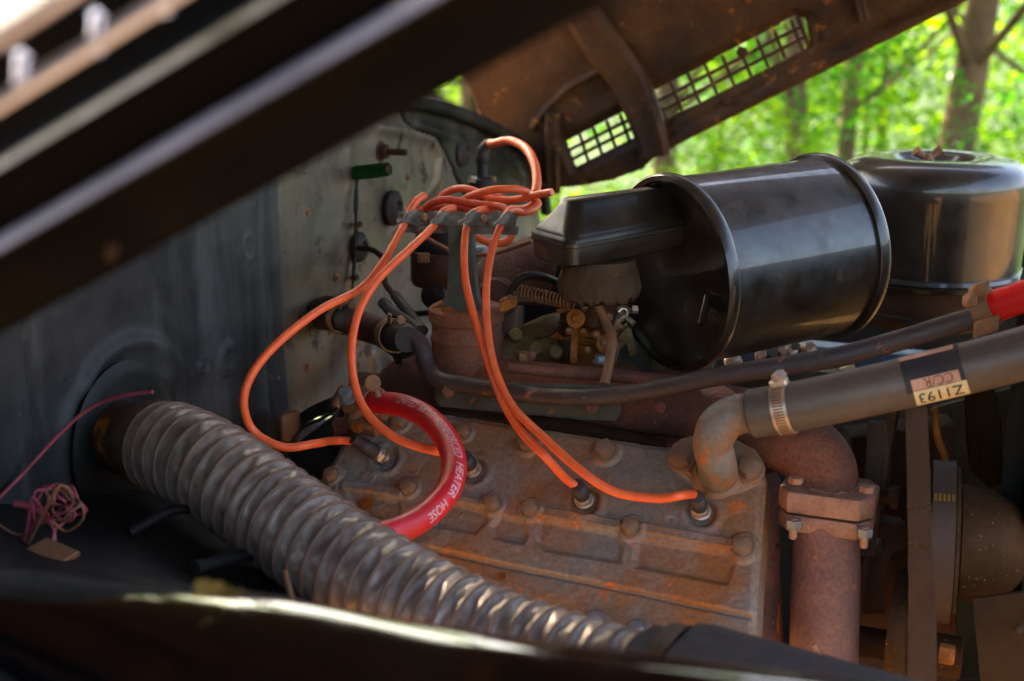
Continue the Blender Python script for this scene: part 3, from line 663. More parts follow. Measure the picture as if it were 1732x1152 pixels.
wire([(832, 352, 1.26), (806, 358, 1.24), (792, 372, 1.236), (785, 420, 1.215), (788, 480, 1.2), (806, 550, 1.18), (828, 620, 1.15), (850, 678, 1.12), (880, 728, 1.095), (922, 772, 1.07), e + V((-.012, 0, .006)), e - ax*.008], WR, 'orange ignition wire running straight down beside the bracket post to the third plug', boot=(b, ax, u, 42))
b, ax, u = boots[3]; e = b+ax*40*u
wire([(880, 358, 1.25), (864, 356, 1.235), (851, 374, 1.224), (833, 420, 1.215), (823, 480, 1.2), (824, 550, 1.175), (836, 620, 1.14), (866, 686, 1.11), (922, 742, 1.07), (982, 796, 1.043), (1040, 832, 1.035), (1110, 843, 1.025), (1150, 838, 1.02), e + V((-.004, 0, .002)), e - ax*.006], WR, 'longest orange ignition wire sweeping right across the head to the fourth plug', boot=(b, ax, u, 40))
# coil of spare wire lying above the loom bar
BG = 'spare orange wires coiled above the bar'
for pts, lab in (
    ([(742, 340, 1.33), (752, 328, 1.33), (775, 319, 1.32), (800, 322, 1.31), (830, 336, 1.30), (870, 338, 1.29), (905, 330, 1.28), (934, 325, 1.27)], 'orange wire arching at the coil top left and ending at the black horn'),
    ([(782, 340, 1.30), (800, 330, 1.29), (835, 321, 1.28), (870, 320, 1.28), (893, 326, 1.29), (905, 340, 1.31)], 'orange wire making the highest flat arch of the coil'),
    ([(720, 352, 1.29), (735, 342, 1.28), (760, 338, 1.27), (800, 345, 1.26), (835, 348, 1.25), (853, 352, 1.24), (861, 362, 1.23)], 'dusty orange wire bending over the right end of the bar'),
    ([(694, 348, 1.33), (700, 360, 1.32), (735, 352, 1.31), (770, 350, 1.30), (805, 357, 1.30), (840, 358, 1.30)], 'dark orange wire lowest in the coil just behind the bar'),
    ([(848, 358, 1.27), (875, 360, 1.27), (900, 356, 1.28), (910, 346, 1.30), (906, 342, 1.31), (890, 352, 1.32), (862, 354, 1.33)], 'orange wire with a tight hairpin right of the bar'),
    ([(792, 392, 1.26), (812, 404, 1.27), (835, 412, 1.28), (858, 408, 1.28), (867, 392, 1.28), (868, 372, 1.28)], 'orange wire hanging in a loop below the right half of the bar'),
    ([(705, 335, 1.36), (700, 350, 1.36), (745, 362, 1.36), (780, 342, 1.35), (820, 330, 1.35), (850, 334, 1.34)], 'deep red orange wire at the back of the coil')):
    o = wire(pts, pr(6.5, 1.28), lab, mat='wire_b' if 'dusty' in lab or 'dark' in lab or 'deep' in lab else 'wire', group=BG)
# ignition coil on the firewall with its lead
cb = P(816, 318, 1.56)
coil = thing('ignition_coil', 'black capped ignition coil standing in front of the cowl', 'ignition coil', cb)
u = pr(1, 1.55)
obj('can', MB().lathe(cb-Z*45*u, Z, [(25*u, 0), (26*u, 2*u), (26*u, 45*u)], 28), 'brown', coil)
obj('cap', MB().lathe(cb, Z, [(25*u, 0), (25*u, 4*u), (23*u, 9*u), (22*u, 16*u), (12*u, 18*u), (9.5*u, 22*u), (9*u, 42*u), (11*u, 44*u), (11*u, 52*u), (7*u, 56*u)], 28), 'rubber', coil)
obj('terminal', MB().hexbolt(cb+V((-16*u, -12*u, 12*u)), Z, 7*u, 9*u), 'steel', coil)
obj('terminal', MB().hexbolt(cb+V((17*u, -6*u, 12*u)), Z, 6*u, 8*u), 'clamp', coil)
ct = cb + Z*54*u
t = wire([ct, ct+V((.01, -.004, .018)), (836, 243, 1.53), (862, 238, 1.5), (888, 250, 1.45), (903, 275, 1.4), (908, 305, 1.36), (905, 328, 1.34)], pr(7.5, 1.45), 'orange coil lead arching from the black coil cap', group=None)
obj('boot', MB().tube([ct-Z*.004, ct+V((.002, -.001, .010)), ct+V((.012, -.004, .022))], [pr(10, 1.55), pr(10, 1.55), pr(8, 1.55)], 14), 'boot', t)

# loom bar and its post
loom = thing('wire_loom_bracket', 'grey steel bar with twisted clips holding the orange wires on a tapered post', 'bracket', P(780, 540, 1.24))
A, B = P(672, 368, 1.245), P(874, 372, 1.205); L = (B-A).length; lu = (B-A).normalized(); ln = (-cfw + Z*.5); ln = (ln - lu*ln.dot(lu)).normalized(); lw = ln.cross(lu)
if lw.z < 0: lw = -lw
secs_f, secs_b = [], []
nU = 110
for i in range(nU+1):
    t = i/nU; rowf, rowb = [], []
    for j in range(9):
        s_ = j/8-.5; hh = 0
        for c in (.09, .36, .60, .89):
            q = (t - c - s_*.07)/.028; hh += .0050*math.exp(-q*q)
        for c in (.235, .735): hh += -.0015*math.exp(-((t-c)/.03)**2)
        wv = pr(26, 1.22)*(1+.12*math.sin(t*40+1))*(1 if .03 < t < .97 else .8)
        p = A + lu*L*t + lw*s_*wv + ln*(hh + .0012*math.sin(t*23+j))
        rowf.append(p); rowb.append(p - ln*.0016)
    secs_f.append(rowf + rowb[::-1])
obj('clip_bar', MB().loft(secs_f), 'loombar', loom)
o2 = [[p - ln*.006 for p in s_] for s_ in secs_f]
obj('backing_bar', MB().box((A+B)/2 - ln*.019 - lw*.004, lu*L*.96, lw*pr(16, 1.22), ln*.0025, .0008), 'loombar', loom)
for t_ in (.235, .735): obj('rivet', MB().lathe(A+lu*L*t_, ln, [(pr(7, 1.22), -.002), (pr(7, 1.22), .002), (pr(4, 1.22), .004)], 14), 'clamp', loom)
obj('post', MB().prism([P(757, 378, 1.232), P(800, 380, 1.228), P(800, 440, 1.228), P(806, 500, 1.228), P(818, 536, 1.228), P(746, 534, 1.235), P(755, 490, 1.232), P(758, 430, 1.232)], V((.004, .012, 0)), .002), 'bracket', loom)
obj('bolt', MB().hexbolt(P(757, 530, 1.228), -cfw, pr(9, 1.23), .006), 'orange_rust', loom)

# ================================================================== EXHAUST MANIFOLD
man = thing('exhaust_manifold', 'pitted rust brown exhaust manifold with an upright riser, running behind the head', 'exhaust manifold', P(900, 690, 1.2))
mb = MB()
secs = []
for x, yt, yb, d in ((650, 622, 690, 1.30), (668, 606, 706, 1.285), (700, 598, 716, 1.265), (760, 600, 716, 1.235), (850, 606, 718, 1.215), (960, 616, 722, 1.19), (1060, 624, 728, 1.165), (1140, 634, 740, 1.145), (1220, 648, 752, 1.125), (1300, 664, 772, 1.105)):
    c = P(x, (yt+yb)/2, d+.03); rv = pr((yb-yt)/2, d)
    sec = []
    for j in range(20):
        a = 2*math.pi*j/20; ca, sa = math.cos(a), math.sin(a)
        ex = .55; k = 1/(abs(ca)**2.6+abs(sa)**2.6)**(1/2.6)
        sec.append(c + (ER*ca*rv*.85 + Z*sa*rv)*k)
    secs.append(sec)
mb.loft(secs); obj('runner', mb, 'rust', man)
obj('top_rib', MB().tube([P(862, 622, 1.185), P(960, 632, 1.165), P(1060, 640, 1.145), P(1140, 650, 1.125)], pr(9, 1.17), 10), 'rust', man)
# riser below the post
u = pr(1, 1.24); c0 = P(790, 625, 1.262)
obj('riser', MB().lathe(c0, Z, [(72*u, -20*u), (66*u, 0), (61*u, 20*u), (60*u, 52*u), (62*u, 55*u), (62*u, 60*u), (60*u, 63*u), (60*u, 84*u), (64*u, 88*u), (65*u, 108*u), (60*u, 112*u), (40*u, 113*u)], 36), 'rust', man)
obj('lug', MB().prism([P(845, 512, 1.2), P(862, 504, 1.2), P(876, 508, 1.2), P(874, 518, 1.2), P(858, 526, 1.2), P(846, 528, 1.2)], V((0, .02, 0)), .001), 'orange_rust', man)
obj('lug', MB().prism([P(730, 520, 1.24), P(748, 512, 1.24), P(760, 522, 1.24), P(756, 540, 1.24), P(732, 540, 1.24)], V((0, .02, 0)), .001), 'rust', man)
for x, y, d in ((1118, 688, 1.125), (900, 600, 1.19)): obj('bolt', MB().hexbolt(P(x, y, d), ER, pr(9, 1.15), .006, 0), 'rust', man)
obj('lower_flange', MB().prism([P(735, 708, 1.205), P(960, 720, 1.172), P(1060, 740, 1.158), P(1130, 758, 1.145), P(1130, 775, 1.15), P(960, 740, 1.175), P(735, 722, 1.21)], V((0, .03, 0))), 'darkrust', man)  # dark rust strip along the lower edge of the runner
# elbow, flange and downpipe at the front end
u = pr(1, 1.09)
obj('elbow', MB().tube([P(1255, 722, 1.14), P(1310, 738, 1.115), P(1362, 758, 1.095), P(1392, 795, 1.085), P(1398, 840, 1.08)], [50*u, 56*u, 59*u, 57*u, 50*u], 28, 8), 'rust', man)
cfl = P(1401, 858, 1.075)
def plan(c, hw, hd, ch, z0, z1, rot):
    a, b = EF*math.cos(rot)+ER*math.sin(rot), ER*math.cos(rot)-EF*math.sin(rot)
    pts = [(-hw, -hd*.55), (-hw*.75, -hd), (hw*.75, -hd), (hw, -hd*.55), (hw, hd*.55), (hw*.75, hd), (-hw*.75, hd), (-hw, hd*.55)]
    return MB().loft([[c + a*x*k + b*y*k + Z*z for x, y in pts] for k, z in ((.97, z0), (1, z0+.002), (1, z1-.002), (.97, z1))])
dp = thing('exhaust_downpipe', 'rusty purple brown exhaust downpipe dropping from the two bolt flange', 'exhaust pipe', P(1390, 1140, 1.07))
obj('flange', plan(cfl + Z*.000, .049, .037, 0, 3*u, 38*u, 0), 'flange', man)
obj('flange', plan(cfl - Z*34*u, .048, .037, 0, 5*u, 32*u, 0), 'flange', dp)
obj('gasket', plan(cfl - Z*3*u, .045, .034, 0, 0, 6*u, 0), 'darkrust', dp)
obj('pipe', MB().lathe(P(1392, 1180, 1.075), (P(1399, 880, 1.075)-P(1392, 1180, 1.075)), [(57*u, 0), (57*u, 150*u), (56*u, 240*u), (52*u, 292*u)], 40), 'pipe_rust', dp)
for x, y, dx in ((1342, 888, 1.053), (1462, 903, 1.035)):
    b = P(x, y, dx)
    obj('nut', MB().hexbolt(b+Z*.008, -Z, pr(14, 1.04), .011, 0), 'zinc', dp)
    obj('stud', MB().lathe(b, -Z, [(pr(7, 1.04), -.008), (pr(7, 1.04), .013), (pr(5.5, 1.04), .015)], 14), 'flange', dp)
    obj('bolt_head', MB().hexbolt(P(x+4, y-70, dx), Z, pr(13, 1.04), .007, 0), 'flange', man)
obj('weld_bead', MB().tube([P(1376, 1090, 1.02), P(1384, 1108, 1.02), P(1378, 1120, 1.02)], pr(5, 1.02), 8), 'flange', dp)

# grey green mounting plate with bolts below the black tube
mp = thing('mounting_plate', 'grey green painted plate bolted under the black tube', 'bracket', P(890, 700, 1.16))
obj('plate', MB().prism([P(733, 650, 1.192), P(1040, 655, 1.125), P(1050, 664, 1.123), P(1050, 700, 1.123), P(1042, 712, 1.124), P(1000, 712, 1.13), P(742, 688, 1.19), P(734, 676, 1.192)], V((0, .014, 0)), .0025), 'bracket', mp)
for x, y, d in ((759, 662, 1.182), (1001, 690, 1.125)): obj('bolt', MB().hexbolt(P(x, y, d), -cfw+Z*.2, pr(12, d), .006, 0), 'rust', mp)

# ================================================================== TUBES AND HOSES
one('coolant_tube', MB().tube(PL((672, 556, 1.215), (696, 568, 1.21), (714, 590, 1.205), (722, 620, 1.20), (742, 642, 1.19), (790, 652, 1.175), (850, 660, 1.155), (910, 669, 1.14), (985, 672, 1.115), (1060, 667, 1.10), (1140, 652, 1.08), (1225, 635, 1.06), (1320, 620, 1.045), (1420, 603, 1.03), (1520, 576, 1.02), (1600, 552, 1.01), (1655, 536, 1.0)), [pr(16, 1.2), pr(15, 1.15), pr(14.5, 1.1), pr(17, 1.05), pr(19, 1.0)], 20, 10), 'tube',
    'long black tar coated tube curving along the manifold under the canister', 'tube')
hh = thing('heater_hose', 'short dusty dark red hose stub with two clamps at the firewall', 'hose', P(600, 550, 1.3))
hp_ = PL((540, 527, 1.41), (575, 538, 1.36), (620, 552, 1.29), (660, 566, 1.23), (688, 574, 1.20))
obj('hose', MB().tube(hp_, [pr(22, 1.35), pr(23, 1.3), pr(22, 1.22)], 20), 'rubber', hh)
obj('hose_band', MB().tube(PL((606, 550, 1.31), (630, 557, 1.27), (650, 563, 1.245)), pr(24.2, 1.28), 20), 'oldred', hh)['label'] = 'faded dark red section of the hose'
ax = (hp_[-1]-hp_[0]).normalized()
q = FW.hit(538, 528, .0)
obj('elbow_nut', MB().hexbolt(q, EF, pr(30, 1.45), .035, 0), 'darkrust', hh)
for x, y, d, r in ((580, 540, 1.352, 25), (663, 567, 1.225, 27)):
    obj('clamp', clamp_band(MB(), P(x, y, d), ax, pr(r, d), .016), 'clamp', hh)
    obj('clamp_screw', MB().box(P(x-4, y-r-1, d-.012), ax*.014, V((0, .012, 0)), Z*.012, .002).hexbolt(P(x+12, y-r+1, d-.012), ax, .006, .008, 0), 'clamp', hh)
# bright red heater hose with its lettering
rpath = smooth_path(PL((620, 672, 1.19), (640, 680, 1.17), (680, 686, 1.14), (722, 706, 1.10), (754, 742, 1.06), (768, 785, 1.03), (758, 828, 1.005), (728, 864, .985), (690, 890, .965), (640, 908, .945), (560, 930, .93)), 14)
rh = thing('red_heater_hose', 'bright red heater hose with white lettering looping over the head into the duct', 'hose', rpath[0])
RR = pr(21.5, 1.04)
obj('hose', MB().tube(rpath[8:], RR, 28, 0), 'red', rh)
def along_text(body, path, s0, r, phi0, size, flip, mat, parent, name='lettering', up=-cfw, lift=.0005):
    vs, fs = text_mesh(body, size); L = [0]
    for a, b in zip(path[:-1], path[1:]): L.append(L[-1]+(b-a).length)
    mb = MB(); out = []
    for v in vs:
        s_ = s0 + (v.x if not flip else -v.x); i = int(np.searchsorted(L, s_))-1; i = min(max(i, 0), len(path)-2)
        t = (s_-L[i])/(L[i+1]-L[i]); c = path[i].lerp(path[i+1], t)
        tg = lambda k: (path[min(k+1, len(path)-1)]-path[max(k-1, 0)]).normalized()
        T = tg(i).lerp(tg(i+1), t).normalized()
        n = (CAM-c).normalized(); n = (n - T*n.dot(T)).normalized(); bnorm = T.cross(n)        # outer side
        phi = phi0 + (v.y-size*.36)/r*(1 if not flip else -1)
        out.append(c + (n*math.cos(phi) - bnorm*math.sin(phi))*(r+lift))
    mb.v = [tuple(p) for p in out]; mb.f = fs
    return obj(name, mb, mat, parent, smooth=False)
Ls = sum(((b-a).length for a, b in zip(rpath[:-1], rpath[1:])))
along_text('UNITED  5/8"I.D.  REINFORCED  HEATER  HOSE', rpath, .092, RR, R(24), .0128, False, 'white', rh)
clp = thing('hose_clamp', 'rusty clamp with wing screw at the upper end of the red hose', 'clamp', rpath[6])
T = (rpath[12]-rpath[6]).normalized()
obj('band', clamp_band(MB(), rpath[7], T, RR*1.12, .022, .002), 'clamp', clp)
obj('wing_screw', MB().tube(PL((640, 672, 1.145), (637, 660, 1.145)), pr(6, 1.15), 10, 0).lathe(P(630, 648, 1.143), -cfw+Z*.1, [(pr(14, 1.14), -.0025), (pr(14.5, 1.14), 0), (pr(12, 1.14), .0025)], 18), 'clamp', clp)
# valve block under the clamp
vb = thing('drain_valve', 'rusty brass valve fitting with grey bolt at the left end of the head', 'valve', P(612, 705, 1.2))
obj('valve_body', MB().lathe(P(628, 686, 1.19), EF, [(pr(22, 1.19), -.03), (pr(24, 1.19), -.02), (pr(20, 1.19), 0), (pr(24, 1.19), .01), (pr(22, 1.19), .02)], 20).tube(PL((610, 690, 1.19), (600, 715, 1.19), (640, 725, 1.18)), pr(14, 1.19), 12), 'clamp', vb)
obj('spigot', MB().tube(PL((574, 690, 1.19), (570, 684, 1.19), (578, 662, 1.19)), [pr(9, 1.19), pr(10, 1.19), pr(9, 1.19)], 12).lathe(P(578, 659, 1.185), -cfw+Z*.3, [(pr(8, 1.19), 0), (pr(8, 1.19), .004), (pr(5, 1.19), .004), (pr(4, 1.19), .001)], 14), 'clamp', vb)
obj('bolt', MB().hexbolt(P(590, 672, 1.185), HNn, pr(13, 1.19), .014, 1.2), 'zinc', vb)
obj('nut', MB().hexbolt(P(604, 745-20, 1.18), HNn, pr(9, 1.18), .008, 1.2), 'orange_rust', vb)
# front right: red hose end with clamp
fh = thing('red_hose_end', 'bright red hose end with rusty clamp at the right picture edge', 'hose', P(1690, 515, .99))
T = (P(1760, 490, .97)-P(1650, 528, 1.0)).normalized()
obj('hose', MB().tube(PL((1664, 524, 1.0), (1700, 512, .99), (1760, 491, .975), (1830, 466, .96)), pr(27, .99), 24), 'redhot', fh)
obj('clamp', clamp_band(MB(), P(1668, 522, .998), T, pr(29, 1), .018, .002).box(P(1655, 492, .985), T*.02, V((0, .012, 0)), Z*.014, .002).box(P(1640, 508, .985), T*.012, V((0, .016, 0)), Z*.012, .002), 'clamp', fh)
obj('clamp_tail', MB().box(P(1668, 552, .985), T*.026, V((0, .004, 0)), Z*.016, .001), 'clamp', fh)

# upper radiator hose, its clamp and labels
up_ = smooth_path(PL((1272, 700, 1.0), (1330, 690, .99), (1440, 668, .975), (1580, 636, .96), (1700, 606, .945), (1850, 566, .93)), 14)
uh = thing('radiator_hose', 'thick black radiator hose with paper labels and bright worm clamp', 'hose', up_[0])
UR = pr(43, .97)
obj('hose', MB().tube(up_, [pr(42, 1.0), pr(43, .97), pr(45, .96)], 36, 0), 'radhose', uh)
obj('hose_mouth', MB().lathe(up_[0], (up_[0]-up_[6]), [(UR*.99, -.002), (UR*.99, .001), (UR*.86, .001), (UR*.8, -.01)], 36), 'rubber', uh)
T = (up_[10]-up_[4]).normalized()
cpt = P(1327, 690, .99)
cl = thing('worm_clamp', 'shiny steel worm clamp at the end of the radiator hose', 'clamp', cpt)
mb = clamp_band(MB(), cpt, T, UR*1.0+.0005, pr(27, .99), .0014, 48); obj('band', mb, 'steel', cl)
fr_n = (Z - T*Z.dot(T)).normalized(); fr_s = T.cross(fr_n); mb = MB()
for k in range(26):
    a = R(-20 - k*6.4); q = cpt + (fr_n*math.cos(a) + fr_s*math.sin(a))*(UR+.0019); tt = (-fr_n*math.sin(a)+fr_s*math.cos(a))
    mb.box(q, T*pr(17, .99), tt*.0016, q-cpt and (q-cpt).normalized()*.0006)
for k in range(26):
    a = R(20 + k*6.4); q = cpt + (fr_n*math.cos(a) + fr_s*math.sin(a))*(UR+.0019); tt = (-fr_n*math.sin(a)+fr_s*math.cos(a))
    mb.box(q, T*pr(17, .99), tt*.0016, (q-cpt).normalized()*.0006)
obj('worm_slots', mb, 'clamp', cl)['kind'] = 'stuff'
sp = P(1318, 640, .97)
obj('screw_housing', MB().box(sp-Z*.004, T*pr(30, .97), fr_s*.014, fr_n*.008, .002), 'steel', cl)
obj('screw', MB().hexbolt(sp, (-cfw+Z*.5), pr(11, .97), .010, 1.2), 'steel', cl)
def hose_patch(path, i0, i1, r, a0, a1, lift, mat, name, parent, na=14):
    secs = []
    for i in range(i0, i1+1):
        T_ = (path[min(i+1, len(path)-1)]-path[i-1]).normalized(); n = (CAM-path[i]).normalized(); n = (n-T_*n.dot(T_)).normalized(); b = T_.cross(n)
        if b.z > 0: b = -b
        ring = [path[i] + (n*math.cos(R(a)) + b*math.sin(R(a)))*(r+lift) for a in np.linspace(a0, a1, na)]
        ring2 = [path[i] + (n*math.cos(R(a)) + b*math.sin(R(a)))*(r-.001) for a in np.linspace(a1, a0, na)]
        secs.append(ring+ring2)
    return obj(name, MB().loft(secs), mat, parent)
def idx(px): return min(range(len(up_)), key=lambda i: abs(866 + F*(up_[i]-CAM).dot(cx)/(up_[i]-CAM).dot(cfw) - px))
def rad_at(i): return float(np.interp(i/(len(up_)-1), [0, .5, 1], [pr(42, 1.0), pr(43, .97), pr(45, .96)]))
i0, i1 = idx(1538), idx(1630); rm = rad_at((i0+i1)//2)
hose_patch(up_, i0-1, i1, rm, -100, 26, .0006, 'tape', 'tape', uh)
hose_patch(up_, i0, i1-1, rm, -2, 22, .0012, 'labelpink', 'faded_label', uh)
hose_patch(up_, i0, i1, rm, 24, 66, .0012, 'label', 'part_label', uh)
hose_patch(up_, i0-1, i1-1, rm, -72, -55, .0012, 'labelpink', 'label_edge', uh)
def cum(path, i): return sum((b-a).length for a, b in zip(path[:i], path[1:i+1]))
# printed upside down, so it runs from right to left with its feet upwards
def upside(body, s_start, ang, size, mat, nm, r):
    vs, fs = text_mesh(body, size); L = [0]
    for a, b in zip(up_[:-1], up_[1:]): L.append(L[-1]+(b-a).length)
    out = []
    for v in vs:
        s_ = s_start - v.x; i = min(max(int(np.searchsorted(L, s_))-1, 1), len(up_)-2); t = (s_-L[i])/(L[i+1]-L[i]); c = up_[i].lerp(up_[i+1], t)
        T_ = (up_[i+1]-up_[i-1]).normalized(); n = (CAM-c).normalized(); n = (n-T_*n.dot(T_)).normalized(); b = T_.cross(n)
        if b.z > 0: b = -b
        a = R(ang) + (v.y-size*.35)/r; out.append(c + (n*math.cos(a)+b*math.sin(a))*(r+.0019))
    mb = MB(); mb.v = [tuple(p) for p in out]; mb.f = fs; return obj(nm, mb, mat, uh, smooth=False)
upside('Z1193', cum(up_, i1)-.004, 44, .0165, 'ink', 'lettering', rm)
upside('CC/R', cum(up_, i1)-.010, 10, .0125, 'inkbrown', 'lettering', rm)

# water outlet elbow on the head
wo_ = thing('water_outlet', 'mottled iron outlet elbow on a two bolt diamond flange at the end of the head', 'pipe elbow', HD_.hit(1213, 800))
FH = .007
dpoly = [(1134, 776), (1140, 758), (1156, 748), (1200, 738), (1250, 752), (1280, 768), (1293, 788), (1288, 806), (1262, 816), (1240, 830), (1215, 834), (1192, 828), (1160, 804)]
obj('flange', MB().prism([HD_.hit(x, y, FH) for x, y in dpoly], HNn*.011, .002), 'bolt', wo_)
el = [HD_.hit(1215, 806, .010), P(1212, 782, 1.03), P(1206, 752, 1.02), P(1216, 722, 1.01), P(1244, 702, 1.005), P(1300, 694, .995)]
obj('neck', MB().tube(el, [pr(36, 1.03), pr(33, 1.03), pr(34, 1.02), pr(36, 1.01), pr(34, 1.0), pr(33, 1.0)], 28, 8), 'neck', wo_)
obj('fillet', MB().lathe(HD_.hit(1214, 806, .012), HNn, [(pr(48, 1.03), .004), (pr(40, 1.03), .010), (pr(33, 1.03), .020)], 28, cap=False), 'bolt', wo_)
for x, y in ((1152, 778), (1270, 796)): obj('flange_bolt', MB().hexbolt(HD_.hit(x, y, FH+.011), HNn, pr(21, 1.04), .013, 1.2, rot=.2), 'bolt', wo_)

# ================================================================== DUCT
dpath = smooth_path(PL((150, 725, 1.14), (215, 742, 1.10), (262, 752, 1.07), (330, 778, 1.035), (395, 818, 1.01), (465, 870, .985), (545, 928, .955), (640, 990, .925), (745, 1050, .895), (850, 1098, .87), (958, 1137, .845), (1060, 1168, .82), (1150, 1188, .80)), 60)
DR = pr(88, .96)
duct = thing('air_duct_hose', 'thick grey corrugated fabric duct running diagonally from the firewall to the bottom', 'duct', dpath[150])
L = [0]
for a, b in zip(dpath[:-1], dpath[1:]): L.append(L[-1]+(b-a).length)
Ltot = L[-1]; fr = frames(dpath, up=-cfw)
s0 = L[118]; PITCHD = .0186; SEG = 72
rsn = np.random.RandomState(5).rand(400)
secs = []; wirep = []
for i in range(118, len(dpath)):
    t, a, b = fr[i]; ring = []
    for j in range(SEG):
        ph = 2*math.pi*j/SEG; turn = (L[i]-s0)/PITCHD - ph/(2*math.pi)
        k = math.floor(turn); f = turn-k
        rib = 1.0 - (.026+.034*rsn[(k+50) % 400])*math.sin(math.pi*f)**.7 + .012*math.sin(L[i]*31+ph)
        wr = .020*math.sin(ph*6+rsn[k % 400]*20+f*6*(1 if k % 2 else -1))*math.sin(math.pi*f) + .010*math.sin(ph*15-f*7+rsn[(k+7) % 400]*11)*math.sin(math.pi*f)
        env = 1.0 if L[i]-s0 > .03 else .9+.1*(L[i]-s0)/.03
        ring.append(dpath[i] + (a*math.cos(ph)+b*math.sin(ph))*DR*(rib+wr)*env)
    secs.append(ring)
obj('fabric', MB().loft(secs, cap=False), 'duct', duct, angle=80)
turns = (Ltot-s0)/PITCHD; n = int(turns*40); hel = []
for q in range(n):
    ph = 2*math.pi*q/40; s_ = s0 + PITCHD*q/40
    i = min(max(int(np.searchsorted(L, s_))-1, 0), len(dpath)-2); tt = (s_-L[i])/(L[i+1]-L[i]); c = dpath[i].lerp(dpath[i+1], tt); t, a, b = fr[i]
    env = 1.0 if s_-s0 > .03 else .9+.1*(s_-s0)/.03
    hel.append(c + (a*math.cos(ph)+b*math.sin(ph))*DR*1.0*env)
obj('wire_coil', MB().tube(hel, .0019, 7, 0), 'ductwire', duct)
obj('spigot', MB().tube(dpath[20:135], [DR*.82, DR*.8, DR*.8, DR*.78], 40, 0), 'collar', duct)
obj('clamp_ring', clamp_band(MB(), dpath[122], fr[122][0], DR*.93, .012, .002, 48), 'collar', duct)
bx = MB(); c = P(1060, 1160, .80); tdir = (P(1480, 1245, .735)-P(1130, 1160, .79)).normalized()
up2 = (Z - tdir*Z.dot(tdir)).normalized(); sd2 = tdir.cross(up2); secs = []
for k, (tt, ww, hh_) in enumerate(((-.02, .050, .050), (.012, .050, .050), (.016, .057, .058), (.03, .058, .059), (.2, .055, .05), (.3, .05, .045))):
    cc = P(1118, 1186, .80)+tdir*tt; ring = []
    for j in range(32):
        a = 2*math.pi*j/32; ca, sa = math.cos(a), math.sin(a); kk = 1/(abs(ca)**4+abs(sa)**4)**.25
        ring.append(cc + (sd2*ca*ww + up2*sa*hh_)*kk)
    secs.append(ring)
obj('rubber_end', bx.loft(secs), 'tape', duct)
obj('rust_band', clamp_band(MB(), P(1132, 1187, .80), tdir, .0595, .012, .002, 40), 'collar', duct)

# ================================================================== AIR CLEANER CANISTER AND HORN
C0, C1 = P(1138, 462, 1.2), P(1386, 418, 1.278); ca = (C1-C0).normalized(); CL = (C1-C0).length
CR = pr(166, 1.2)
ac = thing('air_cleaner', 'black cylindrical canister lying level with a boxy intake horn on its left end', 'air cleaner', C0 - Z*CR)
mb = MB().lathe(C0, ca, [(CR*.02, .012), (CR*.80, .012), (CR*.90, .006), (CR*.965, .004), (CR*.965, CL-.004), (CR*.90, CL+.004), (CR*.02, CL+.004)], 72)
obj('drum', mb, 'black', ac)
for h in (0, CL):
    obj('rim', MB().lathe(C0+ca*h, ca, [(CR*.95, -.007), (CR*1.0, -.008), (CR*1.022, -.004), (CR*1.022, .004), (CR*1.0, .008), (CR*.95, .007)], 72, cap=False), 'black', ac)
cw = V((ca.y, -ca.x, 0)).normalized()      # horizontal, towards the camera side
Nc = P(963, 411, 1.13)
hl = .155*S; hw = .062*S
def plan_rr(o, l0, l1, w0, w1, z, r, n=12):
    pts = []
    for (x, y, a0) in ((l0+r, w1+r, 180), (l1, w1+r, 270), (l1, w0-r, 0), (l0+r, w0-r, 90)):
        for k in range(n):
            a = R(a0 + 90*k/(n-1)); rr = r if x < l1-.001 else .001
            pts.append((x+math.cos(a)*rr, y+math.sin(a)*rr))
    return [o + ca*x + cw*y + Z*z for x, y in pts]
u = pr(1, 1.13)
mb = MB(); secs = []
for z, ins, r in ((-48, 14, .014), (-46, 5, .014), (-40, 0, .014), (-12, -1, .014), (-10, -4, .014), (-4, -4, .014)): secs.append(plan_rr(Nc, ins*u, hl, -ins*u, -hw+ins*u, z*u, r))
mb.loft(secs); obj('horn_pan', mb, 'black', ac)
secs = []
for z, ins, r in ((-4, -4, .016), (3, -4, .016), (6, 1, .016), (8, 1, .017), (13, 4, .018), (24, 14, .018), (38, 26, .017), (50, 34, .016), (58, 39, .015), (61, 43, .013)): secs.append(plan_rr(Nc, ins*u*.8, hl, -ins*u, -hw+ins*u, z*u, r))
obj('horn_lid', MB().loft(secs), 'black2', ac, angle=62)
obj('end_bracket', MB().tube([Nc+ca*hl*.98-cw*.002+Z*.02, Nc+ca*hl*.99-Z*.02, C0+cw*CR*.55-Z*CR*.42-ca*.006], .004, 10), 'black', ac)
gk = P(1014, 470, 1.19); mb = MB(); rs = random.Random(3); u = pr(1, 1.19); secs = []
for z, r in ((34, 60), (4, 68), (-12, 70), (-24, 69), (-30, 60)):
    secs.append([gk + Z*(z*u + (rs.uniform(-9, 3)*u if z < -20 else 0)) + (cx*math.cos(2*math.pi*j/60)+V((0, 1, 0))*math.sin(2*math.pi*j/60))*(r*u*(1+(rs.uniform(-.07, .05) if z < -10 else 0))) for j in range(60)])
obj('felt_seal', MB().loft(secs), 'gasket', ac)
obj('carburettor_neck', MB().lathe(P(1010, 545, 1.25), Z, [(pr(40, 1.2), 0), (pr(40, 1.2), pr(70, 1.2))], 24), 'darkrust', ac)

